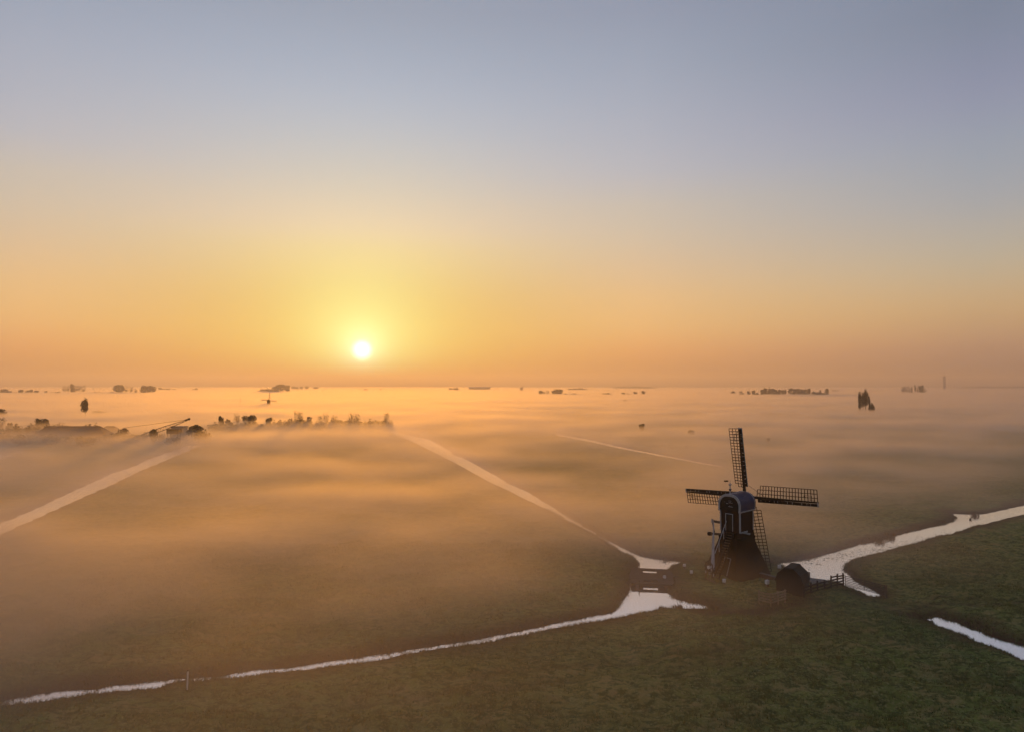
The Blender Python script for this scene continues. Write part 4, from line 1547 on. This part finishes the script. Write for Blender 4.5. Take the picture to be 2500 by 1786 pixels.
for s in (-1, 1):
    for y in (-1, 1):
        for k in range(8):
            m.bar(bpt(k / 8, s, y), bpt((k + 1) / 8, s, y), .11)
boom = m.build('boom', M['lath'], CR)
m = MB()
for k in range(22):
    t0, t1 = k / 22, (k + 1) / 22
    s = 1 if k % 2 else -1
    for y in (-1, 1):
        m.bar(bpt(t0, s, y), bpt(t1, -s, y), .06)
    m.bar(bpt(t0, s, -1), bpt(t1, s, 1), .06)
tag(m.build('lacing', M['lath'], boom), kind='stuff')
for q, r_ in ((.0, .38), (1.05, .42)):
    m = MB()
    c = tip + d_ * q + Vector((0, 0, .12))
    m.tube(c + Vector((0, -.35, 0)), c + Vector((0, .35, 0)), r_, r_, 12)
    m.build('sheave', M['tar'], boom)
m = MB()
m.bar(tip + d_ * -.2, tip + d_ * 1.1, .25)
m.build('boom_head', M['tar'], boom)
for y in (-.4, .4):
    m = MB()
    m.tube(gv + Vector((0, y, 0)), tip + Vector((0, y * .4, .25)), .05, .05, 4)
    m.build('pendant_rope', M['lath'], CR)

# ------------------------------------------------------------------ plants and birds at the water
def reed_clump(px, py, n, h, lab):
    g = G(px, py, WATER_Z)
    r = random.Random(int(px))
    m = MB()
    for k in range(n):
        x, y = r.gauss(0, .35), r.gauss(0, .2)
        hh = h * r.uniform(.5, 1.1)
        lx, ly = r.gauss(0, .12), r.gauss(0, .12)
        m.add([(x - .03, y, -.15), (x + .03, y, -.15), (x + lx, y + ly, hh), (x + lx - .02, y + ly, hh * .7)], [(0, 1, 2), (0, 2, 3)])
    e = empty('reed_clump', g, 0, lab, 'reeds', 'reed clumps at the canal edge')
    m.build('stems', M['leaf2'], e)


reed_clump(2150, 1322, 60, .7, 'reed clump at the far bank of the right canal, left one of two close together')
reed_clump(2174, 1312, 70, .8, 'reed clump at the far bank of the right canal, right one of two close together')
reed_clump(2381, 1258, 70, .8, 'reed clump at the side ditch mouth far right')
reed_clump(1626, 1367, 40, .5, 'reed clump on the far bank behind the footbridge')
reed_clump(1657, 1485, 70, .5, 'reed clump on the near bank of the mill pool')
reed_clump(1617, 1487, 50, .4, 'low reed clump on the near bank, left in the mill pool')
reed_clump(1740, 1485, 60, .4, 'reed clump at the tapered right tip of the mill pool')
g = G(2369, 1267, WATER_Z + .02)
DK = empty('duck', g, .3, 'tiny dark duck swimming in the right canal', 'duck')
m = MB()
pr = [(-.26, .02, .12), (-.2, .08, .1), (-.05, .13, .1), (.1, .12, .09), (.2, .05, .1)]
for (x0, r0, z0), (x1, r1, z1) in zip(pr, pr[1:]):
    m.tube((x0, 0, z0), (x1, 0, z1), r0, r1, 8)
for p, q, r0, r1 in (((.14, 0, .14), (.2, 0, .28), .05, .04), ((.17, 0, .3), (.25, 0, .3), .055, .045), ((.25, 0, .29), (.33, 0, .28), .03, .015)):
    m.tube(p, q, r0, r1, 8)
m.build('body', M['tar'], DK)
# floating weed on the right canal
r = random.Random(5)
m = MB()
for k in range(420):
    t = r.random()
    px = 1975 + 520 * t + r.gauss(0, 8)
    yc = 1372 - 112 * t + r.gauss(0, 6) + (6 if t > .3 else 0)
    p = G(px, yc, WATER_Z + .008)
    s = r.uniform(.04, .16)
    n = r.randint(4, 6)
    a0_ = r.random() * 6
    m.add([(p[0] + math.cos(a0_ + 6.283 * i / n) * s * r.uniform(.6, 1.4), p[1] + math.sin(a0_ + 6.283 * i / n) * s * r.uniform(.5, 1.2), p[2] + .001 * (k % 7)) for i in range(n)], [tuple(range(n))])
tag(m.build('water_weed', M['leaf'], None), 'scattered floating weed on the right canal', kind='stuff')

# ------------------------------------------------------------------ grass
def grass(name, label, N, x0, x1, y0, y1, hmin, hmax, mat, seed, bank=None, blades=5):
    r = np.random.default_rng(seed)
    x, y = r.uniform(x0, x1, N), r.uniform(y0, y1, N)
    wd = water_dist(x, y)
    if bank:
        keep = (wd > -.25) & (wd < bank)
    else:
        keep = (wd > .1) & (vnoise(x, y * 1.6, 2.2, 31) + vnoise(x, y, 7, 32) * .6 > r.uniform(-.9, .7, N))
    keep &= np.abs(x) < y * .82 + 4
    x, y, wd = x[keep], y[keep], wd[keep]
    z = ground_z(x, y, wd)
    n = len(x)
    B = blades
    a = r.uniform(0, 2 * np.pi, (n, B))
    h = r.uniform(hmin, hmax, (n, B)) * (1 + .4 * vnoise(x, y, 3, 33))[:, None]
    ox, oy = r.normal(0, .07, (n, B)), r.normal(0, .07, (n, B))
    lean = r.uniform(.3, .9, (n, B)) * h
    bx, by, bz = x[:, None] + ox, y[:, None] + oy, np.repeat(z[:, None], B, 1) - .03
    wdt = r.uniform(.012, .03, (n, B))
    px_, py_ = -np.sin(a) * wdt, np.cos(a) * wdt
    V = np.stack([np.stack([bx - px_, by - py_, bz], -1), np.stack([bx + px_, by + py_, bz], -1), np.stack([bx + np.cos(a) * lean, by + np.sin(a) * lean, bz + h], -1)], 2).reshape(-1, 3)
    me = bpy.data.meshes.new(name)
    me.vertices.add(len(V))
    me.vertices.foreach_set('co', V.ravel())
    nf = len(V) // 3
    me.loops.add(nf * 3)
    me.loops.foreach_set('vertex_index', np.arange(nf * 3))
    me.polygons.add(nf)
    me.polygons.foreach_set('loop_start', np.arange(0, nf * 3, 3))
    me.update()
    me.materials.append(mat)
    tag(link(name, me), label, kind='stuff')


gm1 = material('grass_blades', (0.085, 0.14, 0.036), .8, (0.17, 0.17, 0.065), .5, spec=.1)
gm2 = material('bank_grass', (0.085, 0.085, 0.035), .85, (0.05, 0.06, 0.02), .6, spec=.1)
grass('grass', 'tussocky pasture grass in the foreground', 110000, -48, 62, 41, 96, .09, .32, gm1, 1)
grass('bank_grass', 'ragged grass and sedge along the ditch banks', 150000, -52, 75, 40, 125, .1, .32, gm2, 2, bank=.9, blades=6)
NEAR_STEP, FAR_STEP = 0.055, 0.02

# ------------------------------------------------------------------ ground fog and haze
def volume_box(name, lo, hi, mat, label):
    mb = MB()
    c = [(a + b) / 2 for a, b in zip(lo, hi)]
    mb.box(c, [b - a for a, b in zip(lo, hi)])
    o = mb.build(name, mat)
    return tag(o, label, kind='stuff')


def vol_material(name, color, density, aniso):
    m = bpy.data.materials.new(name)
    m.use_nodes = True
    nt = m.node_tree
    nt.nodes.remove(nt.nodes['Principled BSDF'])
    v = nt.nodes.new('ShaderNodeVolumePrincipled')
    v.inputs['Color'].default_value = (*color, 1)
    v.inputs['Density'].default_value = density
    v.inputs['Anisotropy'].default_value = aniso
    nt.links.new(v.outputs[0], nt.nodes['Material Output'].inputs['Volume'])
    return m, nt, v


FOG_SIGMA, FOG_TOP, FOG_G = 0.034, 4.5, 0.62


def fog_material(name, step):
    m, nt, v = vol_material(name, (.94, .865, .80), 0, FOG_G)
    N, L = nt.nodes, nt.links
    m.cycles.homogeneous_volume = False
    m.cycles.volume_step_rate = step

    def mth(op, a, b=0.0, c=None, clamp=False):
        n = N.new('ShaderNodeMath')
        n.operation = op
        n.use_clamp = clamp
        for i, s in enumerate((a, b) if c is None else (a, b, c)):
            if isinstance(s, (int, float)):
                n.inputs[i].default_value = s
            else:
                L.new(s, n.inputs[i])
        return n.outputs[0]

    geo = N.new('ShaderNodeNewGeometry')
    sp = N.new('ShaderNodeSeparateXYZ')
    L.new(geo.outputs['Position'], sp.inputs[0])
    X, Y, Z = sp.outputs

    def noise(sx, sy, sz, detail):
        mp = N.new('ShaderNodeMapping')
        mp.inputs['Scale'].default_value = (1 / sx, 1 / sy, 1 / sz)
        mp.inputs['Rotation'].default_value = (0, 0, R(-9))
        L.new(geo.outputs['Position'], mp.inputs[0])
        n = N.new('ShaderNodeTexNoise')
        n.inputs['Scale'].default_value = 1.0
        n.inputs['Detail'].default_value = detail
        L.new(mp.outputs[0], n.inputs['Vector'])
        return n.outputs[0]

    def smooth(v_, a, b):
        x = N.new('ShaderNodeMapRange')
        x.interpolation_type = 'SMOOTHSTEP'
        L.new(v_, x.inputs[0])
        x.inputs[1].default_value, x.inputs[2].default_value = a, b
        return x.outputs[0]

    n_big = noise(100, 70, 14, 1)
    top = mth('MULTIPLY_ADD', n_big, .9, FOG_TOP - .45)
    rise = mth('MULTIPLY', mth('MULTIPLY', smooth(Y, 150, 255), mth('SUBTRACT', 1.0, smooth(X, -40, 90))), 1.7)
    top = mth('ADD', top, rise)
    yard = mth('MULTIPLY', mth('SUBTRACT', 1.0, smooth(X, -168, -138)), mth('MULTIPLY', smooth(Y, 190, 235), mth('SUBTRACT', 1.0, smooth(Y, 285, 330))))
    top = mth('MULTIPLY_ADD', yard, 1.5, top)
    prof = mth('SUBTRACT', 1.0, smooth(mth('DIVIDE', Z, top), .35, 1.05))
    u = mth('SUBTRACT', Y, mth('MULTIPLY', X, .94))
    cover = mth('MULTIPLY_ADD', smooth(u, 18, 104), .95, .05)
    patch = smooth(n_big, .3, .75)
    cover = mth('MULTIPLY', cover, mth('MULTIPLY_ADD', patch, .7, .7))
    wisp = smooth(noise(32, 26, 8, 2), .36, .66)
    cover = mth('MULTIPLY', cover, mth('MULTIPLY_ADD', wisp, .95, .55))
    dx, dy = mth('SUBTRACT', X, 27.0), mth('SUBTRACT', Y, 76.0)
    r2 = mth('ADD', mth('MULTIPLY', dx, dx), mth('MULTIPLY', dy, dy))
    cover = mth('MULTIPLY', cover, mth('MULTIPLY_ADD', smooth(Y, 190, 85), 1.35, 1.0))
    hole = mth('EXPONENT', mth('MULTIPLY', r2, -1 / 380.0))
    cover = mth('MULTIPLY', cover, mth('MULTIPLY_ADD', hole, -.72, 1.0))
    d = mth('MULTIPLY', mth('MULTIPLY', prof, cover), FOG_SIGMA)
    L.new(d, v.inputs['Density'])
    return m


volume_box('ground_fog', (-330, 30, -1.2), (420, 470, 9.8), fog_material('near_fog', NEAR_STEP), 'thin veils of ground fog over the near fields')
volume_box('fog_bank', (-5200, 470.01, -1.2), (5200, 6500, 8.2), fog_material('far_fog', FAR_STEP), 'level bank of white ground fog reaching the horizon')
hm, _, _ = vol_material('haze_air', (.78, .77, .79), 3.0e-4, .45)
volume_box('haze', (-6600, -400, -2.5), (6600, 6600, 100), hm, 'pale morning haze in the air')
